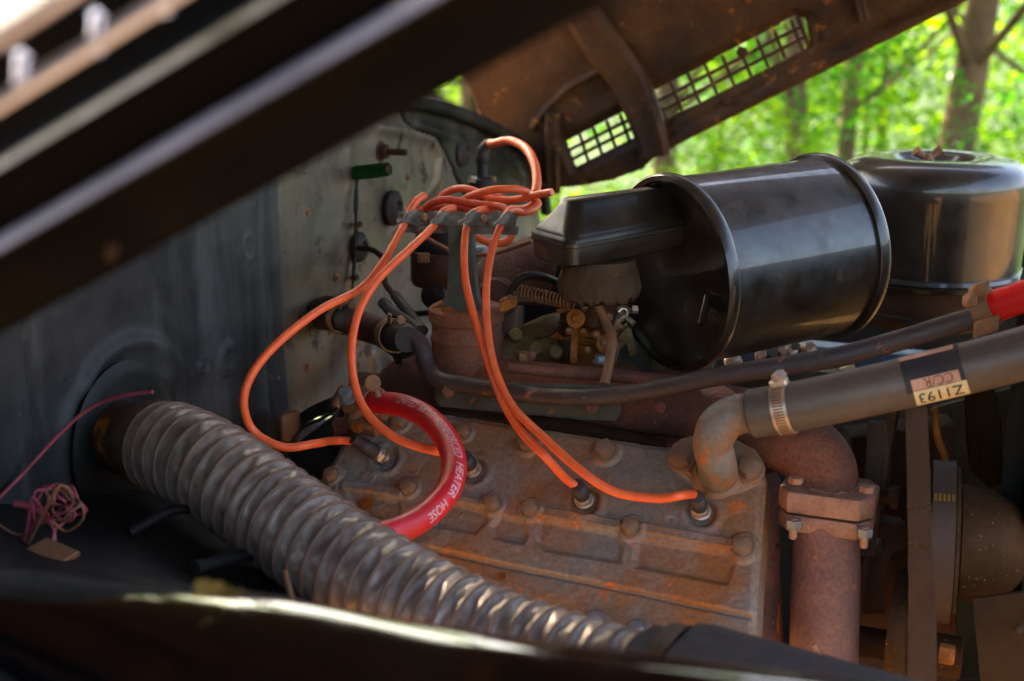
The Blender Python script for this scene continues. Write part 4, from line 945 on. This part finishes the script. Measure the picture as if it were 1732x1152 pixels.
# round oil bath can
OC = P(1583, 272, 1.43); u = pr(1.03, 1.43)
ob = thing('oil_bath_filter', 'round black filter can with dished lid and wing nut at the right', 'filter can', OC - Z*230*u)
obj('lid', MB().lathe(OC, Z, [(146*u, -178*u), (149*u, -120*u), (153*u, -50*u), (155*u, -34*u), (152*u, -18*u), (143*u, -6*u), (128*u, 3*u), (108*u, 8*u), (88*u, 9*u), (72*u, 7*u), (62*u, 2*u), (55*u, -5*u), (44*u, -9*u), (2*u, -10*u)], 72), 'can', ob)
obj('band_clamp', MB().lathe(OC - Z*190*u, Z, [(144*u, -4*u), (152*u, -3*u), (154*u, 3*u), (150*u, 6*u), (154*u, 9*u), (152*u, 15*u), (145*u, 16*u)], 72, cap=False), 'can', ob)
obj('base', MB().lathe(OC - Z*195*u, Z, [(100*u, -75*u), (118*u, -60*u), (138*u, -50*u), (140*u, -44*u), (139*u, 0)], 72), 'darkrust', ob)
obj('rim_bead', MB().lathe(OC - Z*240*u, Z, [(138*u, -6*u), (143*u, -3*u), (143*u, 3*u), (138*u, 6*u)], 64, cap=False), 'can', ob)
wn = OC + Z*2*u - V((14*u, 0, 0)); mb = MB().lathe(wn - Z*8*u, Z, [(12*u, 0), (10*u, 10*u), (7*u, 18*u)], 14)
for sx in (-1, 1):
    mb.tube([wn+V((sx*4*u, 0, 2*u)), wn+V((sx*13*u, sx*3*u, 9*u)), wn+V((sx*22*u, sx*4*u, 15*u))], [5*u, 7*u, 9*u], 10, 4)
obj('wing_nut', mb, 'clamp', ob)
obj('strap_lever', MB().tube([OC+V((105*u, -130*u, -196*u)), OC+V((140*u, -105*u, -186*u)), OC+V((175*u, -80*u, -160*u))], [14*u, 16*u, 12*u], 12), 'can', ob)

# ================================================================== CARBURETTOR AND INTAKE
im = thing('intake_manifold', 'sandy grey cast intake manifold below the carburettor', 'intake manifold', P(960, 620, 1.32))
secs = []
for x, yt, yb, d in ((845, 575, 640, 1.36), (862, 562, 640, 1.355), (885, 548, 640, 1.35), (910, 536, 640, 1.345), (932, 530, 640, 1.34), (955, 540, 640, 1.335), (985, 575, 640, 1.33), (1030, 580, 640, 1.32), (1046, 560, 640, 1.315), (1060, 543, 640, 1.31), (1078, 562, 640, 1.305), (1095, 572, 640, 1.30), (1106, 600, 640, 1.295)):
    f = pr(1, d); c = P(x, (yt+yb)/2, d); hv = (yb-yt)/2*f
    secs.append([c + ER*.07*math.cos(a)*(1 if math.sin(a) < .2 else .8) + Z*hv*(abs(math.sin(a))**.7*(1 if math.sin(a) > 0 else -1)) for a in np.linspace(0, 2*math.pi, 19)[:-1]])
obj('casting', MB().loft(secs), 'tan', im)
obj('stud_nut', MB().hexbolt(P(884, 612, 1.235), Z, pr(12, 1.24), .012, 1.4), 'clamp', im)
obj('stud_nut', MB().hexbolt(P(1017, 612, 1.21), Z, pr(11, 1.24), .008, 1.4), 'zinc', im)
obj('water_jacket', MB().lathe(P(1080, 600, 1.28), ER, [(pr(48, 1.25), -.05), (pr(46, 1.25), .02), (pr(36, 1.25), .03)], 24), 'bracket', im)
cbt = thing('carburettor', 'rust orange carburettor with lever linkage under the intake horn', 'carburettor', P(980, 610, 1.27))
obj('bowl', MB().lathe(P(998, 610, 1.285), Z, [(pr(50, 1.28), 0), (pr(50, 1.28), pr(38, 1.28)), (pr(54, 1.28), pr(42, 1.28)), (pr(54, 1.28), pr(62, 1.28)), (pr(44, 1.28), pr(68, 1.28)), (pr(30, 1.28), pr(78, 1.28))], 28), 'orange_rust', cbt)
obj('throat', MB().lathe(P(1000, 540, 1.30), Z, [(pr(44, 1.3), -.02), (pr(44, 1.3), .03), (pr(52, 1.3), .035), (pr(52, 1.3), .045)], 28), 'darkrust', cbt)
obj('choke_tower', MB().lathe(P(960, 610, 1.27), Z, [(pr(17, 1.27), 0), (pr(16, 1.27), pr(70, 1.27)), (pr(14, 1.27), pr(72, 1.27)), (pr(14, 1.27), pr(86, 1.27))], 18), 'darkrust', cbt)
obj('lever', MB().prism(PL((966, 545, 1.235), (982, 545, 1.235), (980, 566, 1.235), (978, 572, 1.235), (976, 606, 1.235), (970, 614, 1.235), (964, 606, 1.235), (966, 572, 1.235)), V((0, .006, 0)), .0006), 'orange_rust', cbt)
obj('lever_pivot', MB().prism(PL((958, 536, 1.23), (968, 522, 1.23), (984, 532, 1.23), (986, 544, 1.23), (974, 550, 1.23)), V((0, .010, 0)), .001).lathe(P(974, 539, 1.228), -cfw, [(pr(16, 1.23), -.006), (pr(16, 1.23), .001), (pr(8, 1.23), .001), (pr(7, 1.23), .004), (pr(3, 1.23), .0055)], 18).tube(PL((978, 536, 1.235), (990, 524, 1.26)), pr(10, 1.24), 12, 0), 'orange_rust', cbt)
obj('pin', MB().hexbolt(P(970, 609, 1.232), -cfw, pr(7, 1.23), .004, 0), 'orange_rust', cbt)
obj('choke_arm', MB().prism(PL((1005, 500, 1.25), (1062, 507, 1.25), (1063, 514, 1.25), (1008, 510, 1.25)), V((0, .008, 0)), .0005), 'orange_rust', cbt)
mb = MB()
for a, b in (((1042, 520), (1052, 530)), ((1050, 518), (1068, 526)), ((1054, 532), (1072, 548)), ((1038, 534), (1054, 540)), ((1034, 560), (1048, 538))):
    mb.tube([P(*a, 1.24), P(*b, 1.235)], pr(5, 1.24), 8, 0)
mb.hexbolt(P(1068, 524, 1.235), cx, pr(7, 1.23), .008, 0)
obj('linkage', mb, 'steel', cbt)
sa, sb = P(866, 490, 1.25), P(968, 513, 1.225); sx_ = (sb-sa); n = 17*14; sn = sx_.normalized(); s1 = sn.orthogonal().normalized(); s2 = sn.cross(s1)
one('throttle_spring', MB().tube([sa + sx_*(k/n) + (s1*math.cos(k*2*math.pi/14)+s2*math.sin(k*2*math.pi/14))*pr(10.5, 1.25) for k in range(n)], pr(1.8, 1.25), 6, 0), 'clamp', 'brown coil spring stretched left of the carburettor lever', 'spring')
one('linkage_rod', MB().tube(PL((872, 512, 1.27), (920, 514, 1.255), (958, 520, 1.24)), pr(4, 1.25), 8), 'darkrust', 'dark thin rod under the coil spring', 'rod')
one('fuel_line', MB().tube(PL((1000, 490, 1.2), (1008, 510, 1.19), (1024, 545, 1.18), (1035, 575, 1.165), (1030, 615, 1.15), (1022, 652, 1.135)), pr(8.5, 1.17), 12), 'clamp', 'bent brown metal pipe dropping from the felt seal to the manifold', 'pipe')
one('vacuum_hose', MB().tube(PL((856, 520, 1.25), (866, 490, 1.245), (882, 470, 1.24), (908, 466, 1.25), (935, 474, 1.27), (955, 488, 1.29)), pr(7, 1.25), 12), 'rubber', 'small black rubber hose arching above the coil spring', 'hose')
# rough casting behind the wires
rc = thing('crankcase_breather', 'rough purple brown cast breather elbow behind the orange wires', 'engine part', P(860, 520, 1.33))
obj('elbow', MB().tube(PL((822, 560, 1.36), (830, 510, 1.345), (850, 470, 1.335), (890, 447, 1.335), (930, 450, 1.34)), [pr(50, 1.35), pr(50, 1.35), pr(48, 1.34), pr(46, 1.34), pr(48, 1.34)], 28), 'casting', rc)
obj('end_cap', MB().lathe(P(838, 502, 1.30), -cfw-cx*.3, [(pr(34, 1.3), -.02), (pr(34, 1.3), .002), (pr(28, 1.3), .006), (pr(26, 1.3), .004)], 28), 'pipe_rust', rc)
obj('serrated_rod', MB().tube(PL((792, 432, 1.3), (840, 428, 1.29), (900, 408, 1.27)), pr(3.5, 1.3), 8), 'clamp', rc)
# distributor behind the bracket post
db = thing('distributor', 'brown distributor body with clip behind the bracket post', 'distributor', P(740, 480, 1.42))
u = pr(1, 1.42)
obj('body', MB().lathe(P(742, 480, 1.42), Z, [(30*u, -6*u), (44*u, 0), (47*u, 8*u), (47*u, 52*u), (44*u, 56*u)], 36), 'brown', db)
obj('cap', MB().lathe(P(744, 428, 1.42), Z, [(42*u, 0), (44*u, 4*u), (44*u, 22*u), (36*u, 40*u), (20*u, 48*u), (12*u, 60*u)], 36), 'rubber', db)
obj('clip', MB().box(P(716, 436, 1.385), cx*20*u, V((0, .006, 0)), Z*16*u, .001).hexbolt(P(716, 436, 1.38), -cfw, 6*u, .004, 0), 'clamp', db)
obj('vacuum_unit', MB().lathe(P(735, 500, 1.40), -cfw-cx*.4, [(14*u, -.02), (22*u, -.01), (22*u, .006), (10*u, .014)], 24), 'rubber', db)
obj('condenser', MB().lathe(P(810, 436, 1.42), Z, [(16*u, -30*u), (16*u, 16*u), (12*u, 20*u)], 20), 'zinc', db)
obj('mount_plate', MB().box(P(760, 500, 1.45), cx*90*u, V((0, .04, 0)), Z*10*u, .002), 'darkrust', db)
one('spring_rod', MB().tube(PL((690, 384, 1.36), (720, 402, 1.35), (760, 424, 1.33)), pr(4, 1.35), 8), 'clamp', 'thin brown rod slanting under the wire loom bar', 'rod')

# ================================================================== BITS ON THE FIREWALL
gs = thing('green_sleeve', 'cut green woven sleeve poking out of the firewall', 'sleeve', FW.hit(600, 292))
ga = FW.hit(598, 293, 0); gb = ga + (P(656, 286, 1.44)-ga)*1.0
mb = MB(); mb.tube([ga, ga.lerp(gb, .5)-Z*.002, gb], pr(10.5, 1.48), 18, 4, cap=False); obj('woven_tube', mb, 'green', gs)
gt = (gb-ga).normalized(); g1 = gt.orthogonal().normalized(); g2 = gt.cross(g1); mb = MB()
for k in range(6):
    for sgn in (1, -1):
        mb.tube([ga.lerp(gb, t_/16)+(g1*math.cos(sgn*(t_*.5)+k*1.05)+g2*math.sin(sgn*(t_*.5)+k*1.05))*pr(11, 1.48) for t_ in range(17)], .0009, 5, 0)
obj('weave', mb, 'green', gs)
obj('core', MB().tube([ga, gb+gt*.001], pr(7.5, 1.48), 14, 0), 'darkrust', gs)
for k, dx in enumerate((0, 4)):
    one('thin_wire', MB().tube([FW.hit(602+dx, 300, .006), FW.hit(604-dx, 340, .012), FW.hit(600+dx, 400, .012), FW.hit(600-dx*.6, 450, .010), FW.hit(594+dx*.5, 500, .014), FW.hit(588+dx, 522, .02)], pr(2.3, 1.45), 6), 'blackwire', ['thin black wire hanging below the green sleeve, the left strand', 'thin black wire hanging below the green sleeve, the right strand'][k], 'wire', 'black wires below the green sleeve')
one('brown_cable', MB().tube(PL((606, 420, 1.46), (632, 424, 1.43), (652, 445, 1.40), (650, 475, 1.38), (666, 500, 1.35), (690, 535, 1.30), (712, 562, 1.26)), pr(5, 1.4), 8), 'darkrust', 'brown cable curving out of the grommet behind the wires', 'cable')
one('black_hose_stub', MB().tube(PL((648, 512, 1.33), (664, 528, 1.31), (690, 545, 1.28), (712, 560, 1.25)), pr(10, 1.3), 14), 'rubber', 'short black hose stub with open end behind the clamped hose', 'hose')
one('black_sleeve', MB().tube(PL((668, 500, 1.34), (692, 530, 1.30), (716, 560, 1.26)), pr(9, 1.3), 12), 'rubber', 'black sleeve sheathing the brown cable beside the hose stub', 'sleeve')
one('control_rod', MB().tube(PL((690, 532, 1.40), (740, 528, 1.36)), pr(5, 1.38), 8), 'darkrust', 'short brown rod behind the manifold riser', 'rod')
for k in range(4):
    j = k-1.5
    one('black_cable', MB().tube([FW.hit(478+6*k, 765+3*k, .02), P(492+3*k, 722+4*k, 1.27+.004*k), P(520, 703+5*j, 1.25), P(560, 684+5*j, 1.225), P(600+4*k, 668+4*j, 1.26), P(650, 640+6*j, 1.33), P(700, 606+8*j, 1.38)], pr(4.2, 1.25), 8), 'blackwire',
        ['uppermost', 'second', 'third', 'lowest'][k] + ' black cable of the bundle left of the red hose', 'cable', 'black cables left of the red hose')
one('cable_strap', MB().box(P(492, 720, 1.245), V((.02, .01, 0)), V((0, .02, 0)), Z*.035, .003), 'clamp', 'brown strap holding the black cables', 'strap')
one('ground_wire', MB().tube(PL((570, 690, 1.185), (545, 708, 1.2), (515, 722, 1.22), (495, 745, 1.22), (482, 775, 1.2)), pr(3, 1.2), 7), 'blackwire', 'thin black wire with bright terminal under the valve', 'wire')
one('black_cable', MB().tube(PL((640, 580, 1.3), (655, 590, 1.3), (668, 600, 1.29), (674, 612, 1.28)), pr(6, 1.3), 8), 'blackwire', 'short black cable under the clamped dark hose', 'cable')
one('cable_end', MB().tube(PL((700, 588, 1.22), (690, 597, 1.235), (670, 606, 1.25)), [pr(9, 1.22), pr(8, 1.23), pr(5, 1.25)], 10), 'rubber', 'black cable end cap below the tube bend', 'cable')
# steering bracket area under the cables
one('dark_bracket', MB().prism(PL((486, 770, 1.22), (590, 690, 1.25), (610, 700, 1.25), (560, 800, 1.2), (520, 830, 1.2)), V((0, .03, 0)), .003), 'apron', 'dark bracket in shadow under the cable bundle', 'bracket')

# lower left: pink wires, brown plate, thin red wire
for k in range(7):
    a = k*.8; r = 20+5*((k*2) % 4); cx0, cy0 = 96+13*math.sin(k*2.3), 858+10*math.cos(k*1.7)
    pts = [P(-14, 880+22*k, .93), P(34, 905+7*k, .93)] + [P(cx0+r*(1.25+.35*math.sin(3*th+k))*math.cos(th+a*.3)*.9, cy0+r*(1.0+.4*math.cos(2*th+2*k))*math.sin(th+a*.3), .93-.004*k+.006*math.sin(th*2)) for th in np.linspace(2.6, 7.4+.25*k, 9)] 
    if k % 2: pts += [P(92, 900, .92), P(80+2*k, 960+4*k, .915)]
    one('pink_wire', MB().tube(pts, pr(2.3, .93), 7), 'pink' if k % 3 else 'clamp', 'thin pink wire looped in the tangled bundle at the lower left', 'wire', 'tangled pink wires at the lower left')
one('red_sleeve', MB().tube(PL((24, 852, .92), (48, 856, .92), (70, 867, .92)), pr(6, .92), 10), 'pink', 'short bright pink sleeve on the tangled wires', 'sleeve')
one('brown_plate', MB().prism(PL((2, 950, .90), (80, 908, .92), (134, 932, .91), (78, 968, .89), (20, 985, .88)), V((0, .004, -.006)), .001), 'clamp', 'flat brown metal plate under the pink wires', 'plate')
one('red_wire', MB().tube([P(-20, 860, 1.0), P(40, 800, 1.02), P(100, 735, 1.03), P(150, 692, 1.03), P(205, 670, 1.02), P(258, 663, 1.01)], pr(3.4, 1.02), 8), 'pink', 'thin dull red wire draped over the duct collar', 'wire')
one('dangling_wire', MB().tube(PL((482, 968, .90), (490, 1000, .88), (503, 1040, .86), (506, 1060, .85)), pr(5, .88), 8), 'clamp', 'frayed cable end hanging below the duct', 'wire')

# ================================================================== FRONT END: belts, generator, fan, radiator
def belt(pts_l, pts_r, d0, d1, label, mat='belt'):
    n = 30; secs = []
    Lc, Rc = smooth_path([V((x, y, 0)) for x, y in pts_l], 10), smooth_path([V((x, y, 0)) for x, y in pts_r], 10)
    m = min(len(Lc), len(Rc))
    for i in range(m):
        d = ease(d0, d1, i/(m-1)); jag = random.uniform(-.6, .6)
        a, b = P(Lc[i].x+jag, Lc[i].y, d), P(Rc[i].x+random.uniform(-.4, .4), Rc[i].y, d-.012)
        mid = a.lerp(b, .5) + V((0, -.0015, 0)); dp_ = V((.002, .011, 0))
        secs.append([a, mid, b, b+dp_-(b-a)*.15, a+dp_+(b-a)*.15])
    return one('fan_belt', MB().loft(secs), mat, label, 'belt', 'worn fan belts', base=secs[0][0])
belt([(1531, 690), (1534, 820), (1536, 940), (1536, 1060), (1534, 1180)], [(1568, 690), (1574, 820), (1577, 930), (1584, 1040), (1584, 1180)], 1.00, .97, 'wide worn fan belt running straight down, cracked across the middle')
belt([(1468, 715), (1463, 800), (1458, 880), (1455, 940)], [(1500, 718), (1502, 790), (1490, 860), (1480, 940)], 1.10, 1.10, 'shorter brown fan belt between the exhaust elbow and the wide belt')
belt([(1506, 690), (1504, 760), (1494, 860)], [(1522, 690), (1512, 760), (1500, 860)], 1.12, 1.12, 'narrow edge on belt strand left of the wide belt')
# generator with pulley
gc = P(1588, 915, 1.06); u = pr(1, 1.05)
gen = thing('generator', 'brown flecked generator body with belt pulley at the right', 'generator', gc - Z*120*u)
GA = V((.955, -.27, .02)).normalized()
obj('pulley', MB().lathe(gc, GA, [(60*u, -26*u), (118*u, -24*u), (122*u, -18*u), (108*u, -4*u), (108*u, 10*u), (130*u, 24*u), (128*u, 30*u), (70*u, 32*u)], 64), 'gen', gen)
obj('pulley_belt', MB().lathe(gc, GA, [(125*u, -14*u), (137*u, -16*u), (138*u, 22*u), (126*u, 20*u)], 64, cap=False), 'belt', gen)
a1 = (Z - GA*Z.dot(GA)).normalized(); a2 = GA.cross(a1)
if a2.dot(cfw) > 0: a2 = -a2
for k in range(5):
    a = R(38); rad = a1*math.cos(a)+a2*math.sin(a); tg_ = -a1*math.sin(a)+a2*math.cos(a)
    obj('moulded_mark', MB().box(gc + rad*138*u + GA*(-11+7*k)*u, GA*4.2*u, tg_*13*u, rad*2*u), 'label_gold', gen)
obj('housing', MB().lathe(gc+GA*30*u, GA, [(95*u, 0), (100*u, 4*u), (98*u, 30*u), (90*u, 60*u), (76*u, 88*u), (56*u, 106*u), (20*u, 112*u)], 56), 'gen', gen)
# front bracket casting, crank shaft, bolt
fb = thing('front_bracket', 'brown cast iron engine bracket with slot behind the wide belt', 'bracket', P(1490, 1050, 1.1))
obj('casting', MB().prism(PL((1470, 890, 1.10), (1490, 882, 1.10), (1536, 892, 1.09), (1540, 925, 1.09), (1512, 935, 1.09), (1500, 965, 1.09), (1496, 1040, 1.08), (1462, 1040, 1.09), (1468, 980, 1.10), (1478, 945, 1.10), (1498, 925, 1.10), (1496, 908, 1.10), (1474, 908, 1.10)), V((0, .03, 0)), .002), 'darkrust', fb)
obj('disc', MB().lathe(P(1530, 1075, 1.08), EF, [(pr(110, 1.08), -.012), (pr(112, 1.08), -.004), (pr(108, 1.08), .004), (pr(60, 1.08), .006)], 48), 'gen', fb)
obj('shaft', MB().lathe(P(1430, 1080, 1.09), EF, [(pr(26, 1.09), 0), (pr(26, 1.09), .09), (pr(34, 1.09), .092), (pr(34, 1.09), .12)], 32), 'gen', fb)
obj('bolt', MB().hexbolt(P(1585, 1104, .97), EF, pr(17, .98), .016, 0), 'orange_rust', fb)
obj('timing_cover', MB().prism(PL((1440, 740, 1.2), (1620, 720, 1.15), (1620, 1160, 1.14), (1440, 1160, 1.18)), V((0, .05, 0)), .004), 'darkrust', fb)
# fan and radiator
fan = thing('cooling_fan', 'dark engine fan with curved blades before the radiator', 'fan', P(1700, 920, 1.0))
def blade(px, d, ext, mat, nm='blade'): 
    return obj(nm, MB().prism([P(x, y, d+dd) for x, y, dd in px], ext, .001), mat, fan)
blade([(1630, 640, .03), (1676, 650, 0), (1692, 720, -.01), (1690, 820, 0), (1672, 826, .01), (1640, 796, .03), (1632, 740, .03)], 1.10, V((.003, .003, 0)), 'blade')
blade([(1644, 1012, .02), (1732, 1000, 0), (1830, 990, -.02), (1830, 1200, -.02), (1662, 1200, .02)], .98, V((.003, .003, 0)), 'blade')
blade([(1688, 770, .0), (1760, 850, -.02), (1850, 900, -.03), (1850, 930, -.03), (1740, 880, 0)], 1.12, V((.003, .003, 0)), 'blade')
obj('hub', MB().lathe(P(1735, 915, 1.05), EF, [(pr(40, 1.05), -.02), (pr(40, 1.05), .01), (pr(20, 1.05), .02)], 28), 'blade', fan)
obj('arm', MB().box(P(1690, 942, 1.03), cx*.07, V((0, .004, 0)), Z*.006, .001), 'blade', fan)
for x, y in ((1724, 1065), (1745, 1040)): obj('rivet', MB().lathe(P(x, y, .972), -cfw, [(pr(9, .97), -.002), (pr(9, .97), .001), (pr(5, .97), .003)], 14), 'blade', fan)
rad = thing('radiator', 'dark radiator core with fine upright fins at the right edge', 'radiator', P(1760, 1000, 1.1))
RS = Sheet(P(1712, 850, 1.13), -ER, -EF)
mb = MB()
for k in range(70):
    q = P(1712, 860, 1.13) - ER*(.004*k-.08) ; mb.box(q, EF*.02, ER*.0012, Z*.55)
struct(obj('fins', mb, 'radcore', rad), 'stuff')
obj('core', MB().box(P(1712, 860, 1.13)+EF*.035-ER*.05, EF*.03, ER*.40, Z*.58), 'radcore', rad)
obj('shroud', MB().prism(PL((1580, 690, 1.30), (1740, 650, 1.20), (1740, 1160, 1.2), (1580, 1160, 1.3)), V((0, .01, 0))), 'apron', rad)
# things glimpsed beneath the canister
gl = thing('far_engine_fittings', 'pale metal fittings glimpsed between the canister and the black tube', 'engine part', P(1300, 615, 1.45))
obj('painted_housing', MB().box(P(1400, 610, 1.55), EF*.36, V((0, .05, 0)), Z*.05, .006), 'blue', gl)
for k, (x, y) in enumerate(((1196, 622), (1240, 612), (1288, 604), (1304, 603), (1322, 600), (1338, 598), (1344, 592), (1368, 594))):
    obj('fitting', MB().hexbolt(P(x, y, 1.42), -cfw+Z*.8, pr(9+3*(k % 2), 1.4), .012, 1.3), 'steel' if k % 3 else 'bracket', gl)
obj('pale_tab', MB().prism(PL((1420, 624, 1.3), (1445, 616, 1.3), (1448, 626, 1.3), (1432, 632, 1.3)), V((0, .004, 0))), 'label', gl)
obj('green_cover', MB().box(P(1400, 640, 1.32), EF*.12, V((0, .03, 0)), Z*.022, .003), 'bracket', gl)

one('tension_lever', MB().prism(PL((1500, 700, 1.09), (1516, 696, 1.09), (1504, 780, 1.09), (1496, 860, 1.09), (1486, 860, 1.09), (1492, 780, 1.09)), V((.004, .012, 0)), .001), 'gen', 'thin brown tension lever leaning between the two belts', 'lever')
one('idler_stud', MB().lathe(P(1488, 838, 1.08), EF, [(pr(14, 1.08), -.01), (pr(14, 1.08), .012), (pr(20, 1.08), .012), (pr(20, 1.08), .02)], 20).hexbolt(P(1500, 836, 1.07), EF, pr(13, 1.07), .01, 0), 'gen', 'brown round stud with nut above the front bracket', 'bolt')
one('vent_pipe', MB().tube(PL((1580, 690, 1.12), (1586, 740, 1.12), (1598, 772, 1.12), (1600, 800, 1.12)), pr(7, 1.12), 10), 'orange_rust', 'thin brown pipe beside the top of the generator pulley', 'pipe')

# small linkage on and around the carburettor
def cpart(nm, mb, m): obj(nm, mb, m, cbt)
cpart('lever', MB().prism(PL((1010, 528, 1.225), (1020, 522, 1.225), (1030, 548, 1.225), (1046, 566, 1.225), (1040, 572, 1.225), (1022, 556, 1.225)), V((0, .005, 0)), .0006), 'clamp')
cpart('rod', MB().tube(PL((1040, 568, 1.22), (1044, 590, 1.225), (1040, 612, 1.235)), pr(3, 1.22), 7), 'steel')
cpart('rod', MB().tube(PL((948, 552, 1.24), (930, 566, 1.25), (905, 572, 1.26)), pr(3.2, 1.24), 7), 'darkrust')
for x, y, r in ((985, 562, 6), (1008, 566, 6), (1022, 580, 7), (994, 592, 5), (962, 560, 5), (1030, 536, 6), (990, 520, 6)):
    cpart('screw', MB().hexbolt(P(x, y, 1.232), -cfw+Z*.3, pr(r, 1.23), .005, 1.2, rot=x), 'orange_rust' if x % 2 else 'clamp')
cpart('jet_boss', MB().lathe(P(1022, 582, 1.235), -cfw+cx*.3, [(pr(15, 1.23), -.012), (pr(15, 1.23), .001), (pr(10, 1.23), .003)], 18), 'orange_rust')
cpart('pump_link', MB().prism(PL((940, 525, 1.24), (962, 518, 1.24), (964, 524, 1.24), (944, 532, 1.24)), V((0, .006, 0)), .0006), 'orange_rust')
cpart('flange', MB().box(P(998, 566, 1.27), EF*.085, ER*.06, Z*.007, .002), 'orange_rust')
cpart('bracket', MB().prism(PL((1030, 590, 1.25), (1060, 552, 1.25), (1068, 556, 1.25), (1078, 600, 1.25), (1066, 606, 1.25), (1060, 578, 1.25), (1040, 602, 1.25)), V((0, .008, 0)), .001), 'tan')
cpart('clip', MB().tube(PL((1046, 528, 1.23), (1052, 522, 1.23), (1060, 524, 1.23), (1060, 534, 1.23), (1050, 538, 1.23)), pr(2.4, 1.23), 7), 'steel')
for x, y in ((872, 566), (905, 590), (940, 596)):
    obj('core_plug', MB().lathe(P(x, y, 1.262), -cfw+Z*.4, [(pr(11, 1.26), -.01), (pr(11, 1.26), .003), (pr(8, 1.26), .004), (pr(7, 1.26), .002)], 18), 'tan', im)

# frayed cracks across the wide belt, scale on the elbow foot
BELT = bpy.data.objects['fan_belt']
for y0 in (858, 921):
    mb = MB()
    for k in range(9):
        x = 1537+4.4*k; yy = y0 + random.uniform(-4, 4); d = .99 - .012*k/9 - (y0-690)/490*.03
        mb.prism([P(x, yy, d-.004), P(x+3.2, yy+random.uniform(-2, 2), d-.004), P(x+2.4, yy+random.uniform(4, 9), d-.004), P(x+.6, yy+3, d-.004)], V((0, .003, 0)))
    obj('frayed_crack', mb, 'gasket', BELT)
mb = MB(); u = pr(1, 1.08); c = P(1400, 826, 1.08); rs = random.Random(11)
secs = [[c + Z*(z*u + rs.uniform(-3, 3)*u) + (cx*math.cos(2*math.pi*j/40)+V((0, 1, 0))*math.sin(2*math.pi*j/40))*u*(r+rs.uniform(-4, 4)) for j in range(40)] for z, r in ((-12, 62), (-2, 63), (6, 58), (12, 53))]
obj('scale_ring', MB().loft(secs, cap=False), 'flange', man)

for x, y in ((250, 430), (300, 560), (150, 560), (420, 520), (455, 640), (350, 720), (110, 640), (520, 360), (560, 560), (520, 620), (570, 470), (690, 300)):
    obj('screw', MB().hexbolt(FW.hit(x, y, .009 if x < 465 else .001), EF, pr(5, 1.3), .003, 1.5, rot=x), 'wall' if x < 465 else 'clamp', body)
for x, y in ((600, 470), (606, 380)):
    obj('cable_clip', MB().box(FW.hit(x, y, .012), ER*.014, EF*.010, Z*.008, .002), 'darkrust', body)

obj('top_tank', MB().box(P(1965, 585, .95), EF*.07, ER*.42, Z*.13, .015), 'radcore', rad)
